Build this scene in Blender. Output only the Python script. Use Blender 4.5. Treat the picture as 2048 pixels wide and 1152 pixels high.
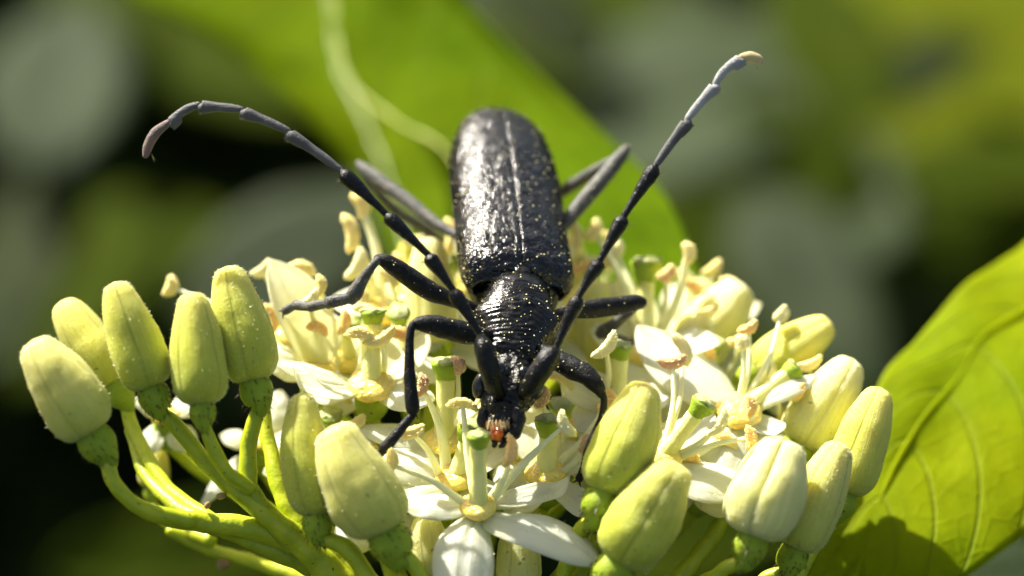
import bpy, math, random
import numpy as np
from mathutils import Vector, Matrix, noise

# ------------------------------------------------------------------ setup
for o in list(bpy.data.objects):
    bpy.data.objects.remove(o)
SC = bpy.context.scene
SC.unit_settings.system = 'METRIC'
SC.unit_settings.scale_length = 0.01          # one unit is one centimetre
COL = SC.collection

PX = 0.0025                                   # cm per picture unit at the focus distance
DIST = 14.2                                   # lens to flower cluster, cm
DPX = DIST / PX
PITCH = math.radians(35)
FOCUS = Vector((0, 0, 90.0))                  # the cluster hangs 90 cm above the soil
RIGHT = Vector((1, 0, 0))
FWD = Vector((0, math.cos(PITCH), -math.sin(PITCH)))
UP = Vector((0, math.sin(PITCH), math.cos(PITCH)))
R3 = np.array([[RIGHT.x, UP.x, -FWD.x], [RIGHT.y, UP.y, -FWD.y], [RIGHT.z, UP.z, -FWD.z]])

cam_d = bpy.data.cameras.new('macro_camera')
cam = bpy.data.objects.new('macro_camera', cam_d)
COL.objects.link(cam)
cam.location = FOCUS - FWD * DIST
cam.rotation_euler = (math.radians(90) - PITCH, 0, 0)
cam_d.lens = 100
cam_d.sensor_width = 100 * 2048 * PX / DIST
cam_d.clip_start = 0.5
cam_d.clip_end = 60000
cam_d.dof.use_dof = True
cam_d.dof.focus_distance = DIST + 0.19
cam_d.dof.aperture_fstop = 0.20
cam_d.dof.aperture_blades = 0
SC.camera = cam

SUN = np.array([-0.46, 0.82, -0.06])          # towards the sun: left, high, slightly behind
SUN = SUN / np.linalg.norm(SUN)
sw = Vector(R3 @ SUN)
elev = math.asin(sw.z)
azim = math.atan2(sw.x, sw.y)
world = bpy.data.worlds.new('World')
SC.world = world
world.use_nodes = True
nt = world.node_tree
sky = nt.nodes.new('ShaderNodeTexSky')
sky.sky_type = 'NISHITA'
sky.sun_disc = False
sky.sun_elevation = elev
sky.sun_rotation = azim
sky.dust_density = 4.0
sky.ozone_density = 0.3
bg = nt.nodes['Background']
sky_tint = nt.nodes.new('ShaderNodeMix')               # warm tint multiplied over the sky light to cut its blue
sky_tint.data_type = 'RGBA'
sky_tint.blend_type = 'MULTIPLY'
sky_tint.inputs[0].default_value = 1.0
sky_tint.inputs[7].default_value = (1.0, 0.97, 0.88, 1)
nt.links.new(sky.outputs[0], sky_tint.inputs[6])
nt.links.new(sky_tint.outputs[2], bg.inputs[0])
bg.inputs[1].default_value = 0.075
sun_d = bpy.data.lights.new('sun', 'SUN')
sun_d.energy = 5.0
sun_d.angle = math.radians(0.53)
sun_d.color = (1.0, 0.955, 0.86)
sun = bpy.data.objects.new('sun', sun_d)
COL.objects.link(sun)
sun.rotation_euler = sw.to_track_quat('Z', 'Y').to_euler()
SC.view_settings.view_transform = 'Standard'
SC.view_settings.look = 'None'
SC.view_settings.exposure = 1.46
SC.view_settings.gamma = 1.0
SC.view_settings.use_curve_mapping = False
SC.cycles.use_denoising = True
SC.cycles.max_bounces = 10
SC.cycles.transmission_bounces = 6
SC.cycles.sample_clamp_indirect = 6.0
SC.cycles.caustics_reflective = False
SC.cycles.caustics_refractive = False

rnd = random.Random(7)

# ------------------------------------------------------------------ space
def C3(px, py, d=0.0):
    """picture column, row and depth behind the focus plane -> camera aligned millimetric frame"""
    k = 1.0 + d / DPX
    return np.array([(px - 1024.0) * k, (576.0 - py) * k, -float(d)])

def world_of(v):
    v = np.atleast_2d(np.asarray(v, float))
    return (v @ R3.T) * PX + np.array([FOCUS.x, FOCUS.y, FOCUS.z])

def nrm(v):
    v = np.asarray(v, float)
    n = np.linalg.norm(v)
    return v / n if n > 1e-9 else v

WUP = np.array([0.0, math.cos(PITCH), math.sin(PITCH)])       # world up in the camera aligned frame

def catmull(pts, vals, n):
    pts = np.asarray(pts, float)
    vals = np.asarray(vals, float)
    if vals.ndim == 1:
        vals = vals[:, None]
    a = np.hstack([pts, vals])
    m = len(a)
    if m == 2:
        t = np.linspace(0, 1, n)[:, None]
        o = a[0] * (1 - t) + a[1] * t
        return o[:, :3], o[:, 3:]
    seg = np.linalg.norm(np.diff(pts, axis=0), axis=1)
    cum = np.concatenate([[0], np.cumsum(seg)])
    q = np.linspace(0, cum[-1], n)
    out = []
    for s in q:
        i = min(max(int(np.searchsorted(cum, s, side='right')) - 1, 0), m - 2)
        t = (s - cum[i]) / max(seg[i], 1e-6)
        d1 = (a[i + 1] - a[i - 1]) / (cum[i + 1] - cum[i - 1]) if i > 0 else (a[i + 1] - a[i]) / seg[i]
        d2 = (a[i + 2] - a[i]) / (cum[i + 2] - cum[i]) if i < m - 2 else (a[i + 1] - a[i]) / seg[i]
        h = seg[i]
        t2, t3 = t * t, t * t * t
        out.append((2 * t3 - 3 * t2 + 1) * a[i] + (t3 - 2 * t2 + t) * h * d1 + (-2 * t3 + 3 * t2) * a[i + 1] + (t3 - t2) * h * d2)
    o = np.array(out)
    return o[:, :3], o[:, 3:]

def nz(p, f, seed=0.0):
    return noise.noise(Vector((p[0] * f + seed, p[1] * f - seed * .7, p[2] * f + seed * 1.3)))

# ------------------------------------------------------------------ objects
ORIG = {}
def thing(name, label, cat, at, group=None):
    o = bpy.data.objects.new(name, None)
    COL.objects.link(o)
    w = world_of(at)[0]
    o.location = w
    o.empty_display_size = 0.05
    ORIG[o] = w
    o['label'] = label
    o['category'] = cat
    if group:
        o['group'] = group
    return o

def obj(name, geo, mat, parent=None, uv=None, smooth=True, label=None, sharp=None):
    """geo = (vertices in the camera aligned frame, faces)"""
    V, F = geo
    W = world_of(V)
    c = W.mean(axis=0)
    me = bpy.data.meshes.new(name)
    me.from_pydata((W - c).tolist(), [], F)
    me.materials.append(mat)
    if smooth:
        me.polygons.foreach_set('use_smooth', [True] * len(me.polygons))
    if uv is not None:
        l = me.uv_layers.new(name='UVMap')
        idx = np.empty(len(me.loops), dtype=np.int32)
        me.loops.foreach_get('vertex_index', idx)
        l.data.foreach_set('uv', np.asarray(uv)[idx].ravel())
    me.update()
    if sharp:
        me.set_sharp_from_angle(angle=math.radians(sharp))
    o = bpy.data.objects.new(name, me)
    COL.objects.link(o)
    base = ORIG[parent] if parent is not None else np.zeros(3)
    if parent is not None:
        o.parent = parent
    o.location = c - base
    ORIG[o] = c
    if label:
        o['label'] = label
    return o

def merge(gs):
    V, F, n = [], [], 0
    for v, f in gs:
        V.append(np.asarray(v))
        F += [tuple(i + n for i in q) for q in f]
        n += len(v)
    return np.vstack(V), F

def rings(R):
    """list of rings (k x 3) -> closed skin"""
    k = len(R[0])
    V = np.vstack(R + [R[0].mean(axis=0)[None], R[-1].mean(axis=0)[None]])
    F = []
    for i in range(len(R) - 1):
        for j in range(k):
            a, b = i * k + j, i * k + (j + 1) % k
            F.append((a, b, b + k, a + k))
    n0, n1 = len(R) * k, len(R) * k + 1
    e = (len(R) - 1) * k
    for j in range(k):
        F.append((n0, (j + 1) % k, j))
        F.append((n1, e + j, e + (j + 1) % k))
    return V, F

def tube(pts, rad, n=20, k=10, flat=None, ref=None, rough=0.0, rf=0.05, cap=True):
    """round (or flattened: flat = second radius factor) skin along a path of points"""
    P, r = catmull(pts, rad, n)
    r = np.maximum(r[:, 0], 0.3)
    T = np.gradient(P, axis=0)
    ref = np.array([0.0, 0.0, 1.0]) if ref is None else nrm(ref)
    R = []
    sd = rnd.random() * 100
    for i in range(n):
        t = nrm(T[i])
        u = np.cross(ref, t)
        if np.linalg.norm(u) < .05:
            u = np.cross(np.array([0.3, 1, 0]), t)
        u = nrm(u)
        w = nrm(np.cross(t, u))
        fl = flat if flat is not None else 1.0
        th = np.linspace(0, 2 * math.pi, k, endpoint=False)
        ring = P[i] + r[i] * (np.outer(np.cos(th), u) + fl * np.outer(np.sin(th), w))
        if rough:
            ring = np.array([q + (q - P[i]) * rough * nz(q, rf, sd) for q in ring])
        R.append(ring)
    if cap:
        def dome(i, s):
            t = nrm(T[i]) * s
            c = P[i]
            return [c + (R[i] - c) * f + t * r[i] * h for f, h in ((.87, .38), (.55, .68), (.2, .8))]
        R = dome(0, -1)[::-1] + R + dome(n - 1, 1)
    return rings(R)

def ellipsoid(c, ax, ay, az, nu=14, nv=9, rough=0, rf=.05):
    """ax, ay, az = axis vectors"""
    c = np.asarray(c, float)
    R = []
    sd = rnd.random() * 90
    for i in range(1, nv):
        ph = math.pi * i / nv
        th = np.linspace(0, 2 * math.pi, nu, endpoint=False)
        ring = c + np.outer(np.cos(th), ax) * math.sin(ph) + np.outer(np.sin(th), ay) * math.sin(ph) + np.asarray(az) * math.cos(ph)
        if rough:
            ring = np.array([c + (q - c) * (1 + rough * nz(q, rf, sd)) for q in ring])
        R.append(ring)
    V, F = rings(R)
    V[-2] = c + np.asarray(az, float)
    V[-1] = c - np.asarray(az, float)
    return V, F

# ------------------------------------------------------------------ materials
class Mat:
    def __init__(s, name):
        s.m = bpy.data.materials.new(name)
        s.m.use_nodes = True
        s.t = s.m.node_tree
        s.b = s.t.nodes['Principled BSDF']
        s.out = s.t.nodes['Material Output']
    def n(s, kind, **kw):
        x = s.t.nodes.new(kind)
        for k, v in kw.items():
            if isinstance(k, str) and hasattr(x, k):
                setattr(x, k, v)
        return x
    def l(s, a, b):
        s.t.links.new(a, b)
    def coords(s):
        return s.n('ShaderNodeTexCoord').outputs['Object']
    def noise(s, scale, detail=3, rough=.55, vec=None, dist=0.0):
        x = s.n('ShaderNodeTexNoise')
        x.inputs['Scale'].default_value = scale
        x.inputs['Detail'].default_value = detail
        x.inputs['Roughness'].default_value = rough
        x.inputs['Distortion'].default_value = dist
        s.l(vec if vec is not None else s.coords(), x.inputs['Vector'])
        return x.outputs[0]
    def ramp(s, fac, stops):
        x = s.n('ShaderNodeValToRGB')
        e = x.color_ramp.elements
        while len(e) < len(stops):
            e.new(.5)
        for i, (p, c) in enumerate(stops):
            e[i].position = p
            e[i].color = (*c, 1) if len(c) == 3 else c
        s.l(fac, x.inputs[0])
        return x.outputs[0]
    def mix(s, fac, a, b, blend='MIX'):
        x = s.n('ShaderNodeMix')
        x.data_type = 'RGBA'
        x.blend_type = blend
        if isinstance(fac, (int, float)):
            x.inputs[0].default_value = fac
        else:
            s.l(fac, x.inputs[0])
        for sock, v in ((x.inputs[6], a), (x.inputs[7], b)):
            if isinstance(v, tuple):
                sock.default_value = (*v, 1)
            else:
                s.l(v, sock)
        return x.outputs[2]
    def bump(s, h, dist, strength=1.0, prev=None):
        x = s.n('ShaderNodeBump')
        x.inputs['Strength'].default_value = strength
        x.inputs['Distance'].default_value = dist
        s.l(h, x.inputs['Height'])
        if prev is not None:
            s.l(prev, x.inputs['Normal'])
        return x.outputs[0]
    def math(s, op, a, b=0.0, c=None):
        x = s.n('ShaderNodeMath')
        x.operation = op
        for i, v in enumerate((a, b, c)):
            if v is None:
                continue
            if isinstance(v, (int, float)):
                x.inputs[i].default_value = v
            else:
                s.l(v, x.inputs[i])
        return x.outputs[0]
    def set(s, col=None, rough=None, spec=None, sss=None, rad=None, normal=None, sheen=None, coat=None):
        b = s.b.inputs
        if col is not None:
            if isinstance(col, tuple):
                b['Base Color'].default_value = (*col, 1)
            else:
                s.l(col, b['Base Color'])
        if rough is not None:
            if isinstance(rough, (int, float)):
                b['Roughness'].default_value = rough
            else:
                s.l(rough, b['Roughness'])
        if spec is not None:
            b['Specular IOR Level'].default_value = spec
        if sss is not None:
            b['Subsurface Weight'].default_value = sss
            b['Subsurface Scale'].default_value = rad[0]
            b['Subsurface Radius'].default_value = rad[1]
        if normal is not None:
            s.l(normal, b['Normal'])
        if sheen is not None:
            b['Sheen Weight'].default_value = sheen
            b['Sheen Roughness'].default_value = .5
        if coat is not None:
            b['Coat Weight'].default_value = coat
            b['Coat Roughness'].default_value = .12
        return s
    def translucent(s, col, fac):
        tr = s.n('ShaderNodeBsdfTranslucent')
        if isinstance(col, tuple):
            tr.inputs[0].default_value = (*col, 1)
        else:
            s.l(col, tr.inputs[0])
        mx = s.n('ShaderNodeMixShader')
        mx.inputs[0].default_value = fac
        s.l(s.b.outputs[0], mx.inputs[1])
        s.l(tr.outputs[0], mx.inputs[2])
        s.l(mx.outputs[0], s.out.inputs['Surface'])
        return s

def uvcoord(m):
    x = m.n('ShaderNodeTexCoord')
    sp = m.n('ShaderNodeSeparateXYZ')
    m.l(x.outputs['UV'], sp.inputs[0])
    return x.outputs['UV'], sp.outputs[0], sp.outputs[1]

def plant_mat(name, c1, c2, rough=.5, sss=.35, scale=.06, rad=(1, .9, .3), nscale=10, bump=.004, bscale=60, speck=None, spec=.4, sheen=None):
    m = Mat(name)
    a = m.noise(nscale, 4)
    col = m.ramp(a, [(.32, c1), (.68, c2)])
    if speck:
        f = m.noise(38, 2, .5)
        f = m.ramp(f, [(.69, (0, 0, 0)), (.74, (1, 1, 1))])
        col = m.mix(f, col, speck)
    h = m.noise(bscale, 3)
    h2 = m.noise(bscale * 3.3, 2)
    m.set(col, rough, spec, sss, (scale, rad), m.bump(h2, bump * .4, .8, m.bump(h, bump, 1.0)), sheen)
    return m.m

def bud_mat(name, tip, mid, base):
    """uv: u round the bud, v from base to tip"""
    m = Mat(name)
    uv, u, v = uvcoord(m)
    col = m.ramp(m.math('ADD', v, m.math('MULTIPLY', m.math('SUBTRACT', m.noise(7, 3), .5), .45)), [(0.0, base), (.5, mid), (.97, tip)])
    mp = m.n('ShaderNodeMapping')
    mp.inputs['Scale'].default_value = (34, 1.6, 1)
    m.l(uv, mp.inputs[0])
    st = m.noise(1.6, 4, .6, mp.outputs[0])
    col = m.mix(m.ramp(st, [(.35, (0, 0, 0)), (.7, (.6, .6, .6))]), col, tuple(x * .72 for x in mid))
    sp = m.ramp(m.noise(26, 1), [(.72, (0, 0, 0)), (.76, (.8, .8, .8))])
    col = m.mix(sp, col, (.30, .26, .08))
    wob = m.math('MULTIPLY', m.math('SUBTRACT', m.noise(9, 2), .5), .03)
    sd = m.math('ABSOLUTE', m.math('SUBTRACT', m.math('ABSOLUTE', m.math('SUBTRACT', m.math('ADD', u, wob), .5)), .25))
    seam = m.ramp(sd, [(0.0, (1, 1, 1)), (.022, (0, 0, 0))])
    col = m.mix(m.math('MULTIPLY', seam, .38), col, tuple(x * .6 for x in base))
    bl = m.ramp(m.noise(5, 4, .6), [(.60, (0, 0, 0)), (.72, (.35, .35, .35))])
    col = m.mix(bl, col, tuple(x * y for x, y in zip(mid, (.78, .66, .7))))
    tipm = m.math('MULTIPLY', m.ramp(v, [(.95, (0, 0, 0)), (.995, (1, 1, 1))]), m.ramp(m.noise(30, 3), [(.5, (0, 0, 0)), (.62, (.8, .8, .8))]))
    col = m.mix(tipm, col, (.45, .22, .07))
    h = m.noise(70, 3)
    vo = m.n('ShaderNodeTexVoronoi')
    vo.inputs['Scale'].default_value = 95
    m.l(m.coords(), vo.inputs['Vector'])
    n1 = m.bump(vo.outputs['Distance'], .0030, .6)
    n2 = m.bump(h, .005, .9, n1)
    n3 = m.bump(seam, -.006, .8, m.bump(st, .010, .9, n2))
    m.set(col, .5, .35, .8, (.13, (1, .92, .40)), n3, .1)
    return m.m

BUDS = [bud_mat('bud_cream', (.82, .77, .26), (.70, .67, .15), (.52, .56, .08)),
        bud_mat('bud_green', (.76, .71, .17), (.56, .58, .060), (.42, .48, .040)),
        bud_mat('bud_pale', (.85, .80, .38), (.76, .73, .26), (.70, .70, .27)),
        bud_mat('bud_yellow', (.78, .72, .18), (.70, .68, .10), (.58, .60, .08))]

def petal_mat(name, c1, c2):
    m = Mat(name)
    uv, u, v = uvcoord(m)
    mp = m.n('ShaderNodeMapping')
    mp.inputs['Scale'].default_value = (9, .8, 1)
    m.l(uv, mp.inputs[0])
    st = m.noise(1.5, 3, .5, mp.outputs[0])
    col = m.ramp(v, [(0.0, tuple(x * y for x, y in zip(c2, (1, 1, .75)))), (.35, c1), (.93, c1), (1.0, (.80, .78, .48))])
    col = m.mix(m.ramp(st, [(.4, (0, 0, 0)), (.75, (.55, .55, .55))]), col, c2)
    h = m.noise(55, 3)
    m.set(col, .42, .4, .25, (.05, (1, .95, .7)), m.bump(h, .004, .7, m.bump(st, .010, .5)), .1)
    m.translucent((.93, .92, .60), .54)
    return m.m
PETAL = petal_mat('petal_white', (.90, .91, .84), (.86, .87, .72))
PETAL_Y = petal_mat('petal_cream', (.83, .82, .60), (.78, .78, .46))

OVARY = plant_mat('ovary_green', (.24, .33, .018), (.32, .40, .03), spec=.2, speck=(.05, .03, .01), rad=(1, .9, .2), bscale=70)
STALK = plant_mat('stalk_green', (.34, .41, .010), (.47, .51, .018), speck=(.12, .08, .02), rad=(.8, 1, .15), bscale=45, rough=.42)
STALK_D = plant_mat('stalk_old', (.26, .33, .010), (.38, .43, .016), speck=(.10, .06, .02), rad=(.8, 1, .15), bscale=45, rough=.42)
FILA = plant_mat('filament_cream', (.82, .80, .40), (.86, .85, .54), bscale=60, rad=(1, .95, .6))
STYLE = plant_mat('style_cream', (.74, .74, .22), (.84, .82, .36), bscale=50, rad=(1, .95, .4))
STIG = plant_mat('stigma_green', (.22, .34, .008), (.34, .46, .02), bscale=90, bump=.007, rad=(.6, 1, .1))
STIG_T = plant_mat('stigma_top', (.60, .62, .28), (.36, .42, .12), bscale=90, bump=.016, rad=(.6, 1, .1))
ANTH = [plant_mat('anther_yellow', (.90, .68, .19), (.92, .78, .30), bscale=110, bump=.006, rad=(1, .85, .3)),
        plant_mat('anther_orange', (.88, .46, .11), (.90, .60, .20), bscale=110, bump=.006, rad=(1, .75, .25)),
        plant_mat('anther_pale', (.86, .78, .34), (.88, .82, .46), bscale=110, bump=.010, rad=(1, .9, .3)),
        plant_mat('anther_brown', (.62, .34, .16), (.74, .48, .26), bscale=110, bump=.010, rad=(1, .6, .2))]
NECT = plant_mat('nectary_yellow', (.84, .60, .10), (.90, .76, .20), bscale=24, bump=.016, rough=.07, rad=(1, .7, .1), spec=.7)

def beetle_mat(name, c1, c2, b1, bs1, b2, bs2, rough=.28, coat=.0, vor=None, sheen=None, dust=0.0, spec=.5):
    m = Mat(name)
    a = m.noise(9, 4)
    col = m.ramp(a, [(.35, c1), (.65, c2)])
    if dust:
        f = m.ramp(m.noise(24, 5, .7), [(.52, (0, 0, 0)), (.78, (dust, dust, dust))])
        col = m.mix(f, col, (.32, .30, .17))
    nn = None
    if vor:
        vo = m.n('ShaderNodeTexVoronoi')
        vo.feature = 'SMOOTH_F1'
        vo.inputs['Scale'].default_value = vor[0]
        vo.inputs['Smoothness'].default_value = .6
        ad = m.n('ShaderNodeVectorMath')
        ad.operation = 'ADD'
        nx = m.n('ShaderNodeTexNoise')
        nx.inputs['Scale'].default_value = 14
        m.l(m.coords(), nx.inputs['Vector'])
        sc = m.n('ShaderNodeVectorMath')
        sc.operation = 'SCALE'
        sc.inputs[3].default_value = .06
        m.l(nx.outputs['Color'], sc.inputs[0])
        m.l(m.coords(), ad.inputs[0])
        m.l(sc.outputs[0], ad.inputs[1])
        m.l(ad.outputs[0], vo.inputs['Vector'])
        nn = m.bump(vo.outputs['Distance'], vor[1], 1.0)
    n1 = m.bump(m.noise(bs1, 4, .6), b1, 1.0, nn)
    n2 = m.bump(m.noise(bs2, 2, .6), b2, 1.0, n1)
    rr = m.ramp(m.noise(18, 3), [(.3, (rough * .8,) * 3), (.7, (min(1, rough * 1.35),) * 3)])
    m.set(col, rr, spec, None, None, n2, sheen, coat)
    return m.m

ELY = beetle_mat('wing_case_black', (.0016, .0016, .002), (.004, .004, .005), .0030, 46, .0012, 140, .15, 0, (66, .0046), dust=.005, spec=.5)
PRO = beetle_mat('chitin_gloss', (.002, .002, .002), (.004, .004, .0045), .005, 26, .002, 80, .20, .0, None, dust=.08, spec=.36)
HEADM = beetle_mat('chitin_head', (.002, .002, .002), (.0045, .0045, .005), .013, 20, .005, 70, .28, .0, (24, .012), dust=.08, spec=.34)
LEGM = beetle_mat('chitin_leg', (.003, .003, .003), (.007, .007, .0065), .006, 40, .004, 120, .38, 0, None, .02, .10, spec=.22)
LEGG = beetle_mat('chitin_leg_dusty', (.025, .026, .024), (.06, .058, .044), .006, 40, .005, 120, .45, 0, None, .15, .7)
ANTM = beetle_mat('antenna_black', (.003, .003, .003), (.006, .006, .006), .006, 34, .004, 110, .30, 0, None, 0, .06, spec=.28)
ANTG = beetle_mat('antenna_grey', (.050, .049, .046), (.10, .099, .093), .004, 60, .004, 160, .45, 0, None, .1, .15)
ANTS = beetle_mat('antenna_silver', (.24, .24, .23), (.38, .38, .36), .004, 60, .006, 160, .40, 0, None, .5, .1)
ANTR = beetle_mat('antenna_tip', (.09, .06, .05), (.20, .11, .08), .004, 60, .005, 160, .45, 0, None, .4)
ANTY = beetle_mat('antenna_tip_tan', (.50, .38, .14), (.62, .50, .22), .004, 60, .005, 160, .45, 0, None, .4)
EYE = beetle_mat('eye_black', (.004, .004, .0045), (.008, .008, .009), .001, 60, .0015, 170, .22, .4)
m = Mat('labrum_orange')
m.set(m.ramp(m.noise(22, 4), [(.4, (.55, .06, .004)), (.65, (.85, .24, .02))]), .15, .8, .3, (.03, (1, .4, .1)), m.bump(m.noise(40, 3), .02, 1.0))
LAB = m.m
HAIR = Mat('bristle_tan').set((.55, .38, .16), .35, .5).m
HAIR_G = Mat('fuzz_pale').set((.75, .75, .45), .5, .4).m
HAIR_K = Mat('hair_dark').set((.06, .035, .012), .5, .4).m
POLL = Mat('pollen_yellow').set((.85, .75, .35), .6, .3, .3, (.02, (1, .9, .4))).m

def leaf_mat(name, base, trans, fac=.45, vein=(.45, .52, .12), veins=7, rough=.38, spec=.5, blotch=.25, sheen=None):
    m = Mat(name)
    uv, u, v = uvcoord(m)
    au = m.math('ABSOLUTE', u)
    k = m.math('SUBTRACT', m.math('MULTIPLY', v, veins), m.math('MULTIPLY', m.math('POWER', au, 1.5), 2.2))
    fr = m.math('ABSOLUTE', m.math('SUBTRACT', m.math('FRACT', k), .5))
    line = m.ramp(fr, [(0.0, (1, 1, 1)), (.06, (0, 0, 0))])
    n0 = m.noise(.9, 4)
    c = m.mix(m.ramp(n0, [(.35, (0, 0, 0)), (.7, (1, 1, 1))]), base, tuple(min(1, x * y) for x, y in zip(base, (1.45, 1.2, .9))))
    fine = m.noise(9, 4, .65)
    c = m.mix(m.ramp(fine, [(.35, (blotch,) * 3), (.65, (0, 0, 0))]), c, tuple(x * .6 for x in base))
    c = m.mix(m.math('MULTIPLY', line, .10), c, vein)
    vo = m.n('ShaderNodeTexVoronoi')
    vo.feature = 'DISTANCE_TO_EDGE'
    vo.inputs['Scale'].default_value = 7.0
    m.l(m.coords(), vo.inputs['Vector'])
    net = m.ramp(vo.outputs['Distance'], [(0.0, (1, 1, 1)), (.09, (0, 0, 0))])
    c = m.mix(m.math('MULTIPLY', net, .12), c, tuple(x * .62 for x in base))
    h = m.bump(m.noise(30, 3), .006, .6, m.bump(net, .003, .7, m.bump(line, .012, .8)))
    m.set(c, rough, spec, None, None, h, sheen)
    t = m.mix(m.ramp(n0, [(.35, (0, 0, 0)), (.7, (1, 1, 1))]), trans, tuple(min(1, x * y) for x, y in zip(trans, (1.25, 1.08, 1.0))))
    t = m.mix(m.math('MULTIPLY', line, .12), t, tuple(x * .6 for x in trans))
    m.translucent(t, fac)
    return m.m
LEAF_A = leaf_mat('leaf_fresh', (.115, .19, .002), (.35, .45, .002), .55, rough=.8, spec=.03, blotch=.35)
LEAF_B = leaf_mat('leaf_fresh_deep', (.10, .18, .002), (.33, .44, .002), .55, rough=.8, spec=.03, blotch=.35)
LEAF_C = leaf_mat('leaf_young', (.22, .31, .002), (.56, .66, .002), .55, rough=.6, spec=.06, blotch=.30)
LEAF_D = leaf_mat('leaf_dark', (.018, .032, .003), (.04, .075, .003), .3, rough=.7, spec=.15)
LEAF_G = leaf_mat('leaf_sky_gloss_tint', (.016, .034, .006), (.022, .040, .003), .25, rough=.7, spec=.2)  # sky gloss on the blurred leaves, put into a greyer base colour
LEAF_H = leaf_mat('leaf_sky_gloss_dim', (.011, .024, .003), (.015, .030, .001), .25, rough=.7, spec=.2)  # dimmer version, sky gloss again mixed into the base colour
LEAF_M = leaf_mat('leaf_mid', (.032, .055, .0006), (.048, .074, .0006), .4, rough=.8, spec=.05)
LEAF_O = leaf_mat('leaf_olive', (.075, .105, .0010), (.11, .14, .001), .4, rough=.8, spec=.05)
VEIN = plant_mat('vein_pale', (.13, .18, .03), (.26, .30, .11), sss=.2, bscale=30, speck=(.4, .4, .2))
VEIN_Y = plant_mat('vein_yellow', (.19, .25, .006), (.30, .32, .02), sss=.2, bscale=30)
SOILM = Mat('soil')
SOILM.set(SOILM.ramp(SOILM.noise(.35, 6, .6), [(.35, (.010, .013, .005)), (.65, (.022, .026, .010))]), .95, .2, None, None, SOILM.bump(SOILM.noise(.8, 5), 1.2, 1.0))
SOIL = SOILM.m

# ------------------------------------------------------------------ the setting
def soil():
    n = 40
    V, F = [], []
    # dense patch in front of the lens, then a wide flat skirt to the horizon
    xs = np.concatenate([[-20000, -4000, -900], np.linspace(-260, 260, n), [900, 4000, 20000]])
    ys = np.concatenate([[-20000, -4000, -900], np.linspace(-200, 420, n), [1200, 4000, 20000]])
    for y in ys:
        for x in xs:
            z = 0.0
            if abs(x) < 300 and -220 < y < 440:
                z = 5 * noise.noise(Vector((x * .02, y * .02, 0))) + 1.5 * noise.noise(Vector((x * .1, y * .1, 3)))
            V.append((x, y, z))
    w = len(xs)
    for j in range(len(ys) - 1):
        for i in range(w - 1):
            a = j * w + i
            F.append((a, a + 1, a + 1 + w, a + w))
    me = bpy.data.meshes.new('ground')
    me.from_pydata(V, [], F)
    me.materials.append(SOIL)
    me.polygons.foreach_set('use_smooth', [True] * len(me.polygons))
    o = bpy.data.objects.new('ground', me)
    COL.objects.link(o)
    o['kind'] = 'structure'
soil()

def hedge():
    """thick shrub behind the flower, its near side in its own shade"""
    r = random.Random(3)
    V, F, UVs = [], [], []
    for i in range(10000):
        y = 60 + 75 * r.random() ** 1.5
        x = r.uniform(-75, 75)
        z = r.uniform(0, 78 + 14 * noise.noise(Vector((x * .03, y * .03, 0))) + (y - 60) * .35)
        if y < 60 and z > 128:
            continue
        L = r.uniform(4.5, 8.0)
        W = L * r.uniform(.24, .33)
        d = Vector((r.uniform(-1, 1), r.uniform(-1, .7), r.uniform(-.7, .5))).normalized()
        s = d.cross(Vector((r.uniform(-.4, .4), r.uniform(-.5, .3), 1))).normalized()
        u = s.cross(d)
        c = Vector((x, y, z))
        b = len(V)
        for t, w, h in ((0, 0, 0), (.25, .8, .06), (.55, 1, .05), (.85, .5, -.04)):
            for k in ((0,) if w == 0 else (-1, 0, 1)):
                V.append(tuple(c + d * L * t + s * W * w * k + u * (L * h + W * .25 * abs(k))))
                UVs.append((k, t))
        V.append(tuple(c + d * L - u * L * .12)); UVs.append((0, 1))
        q = b + 1
        F += [(b, q + 1, q), (b, q + 2, q + 1)]
        for j in (0, 3):
            F += [(q + j, q + j + 1, q + j + 4, q + j + 3), (q + j + 1, q + j + 2, q + j + 5, q + j + 4)]
        e = q + 9
        F += [(q + 6, q + 7, e), (q + 7, q + 8, e)]
    me = bpy.data.meshes.new('shrub_foliage')
    me.from_pydata(V, [], F)
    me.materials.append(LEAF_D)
    me.polygons.foreach_set('use_smooth', [True] * len(me.polygons))
    l = me.uv_layers.new(name='UVMap')
    idx = np.empty(len(me.loops), dtype=np.int32)
    me.loops.foreach_get('vertex_index', idx)
    l.data.foreach_set('uv', np.array(UVs)[idx].ravel())
    o = bpy.data.objects.new('shrub_foliage', me)
    COL.objects.link(o)
    o['kind'] = 'stuff'
    o['label'] = 'dark green shrub foliage massed behind the flower cluster'
hedge()

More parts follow.
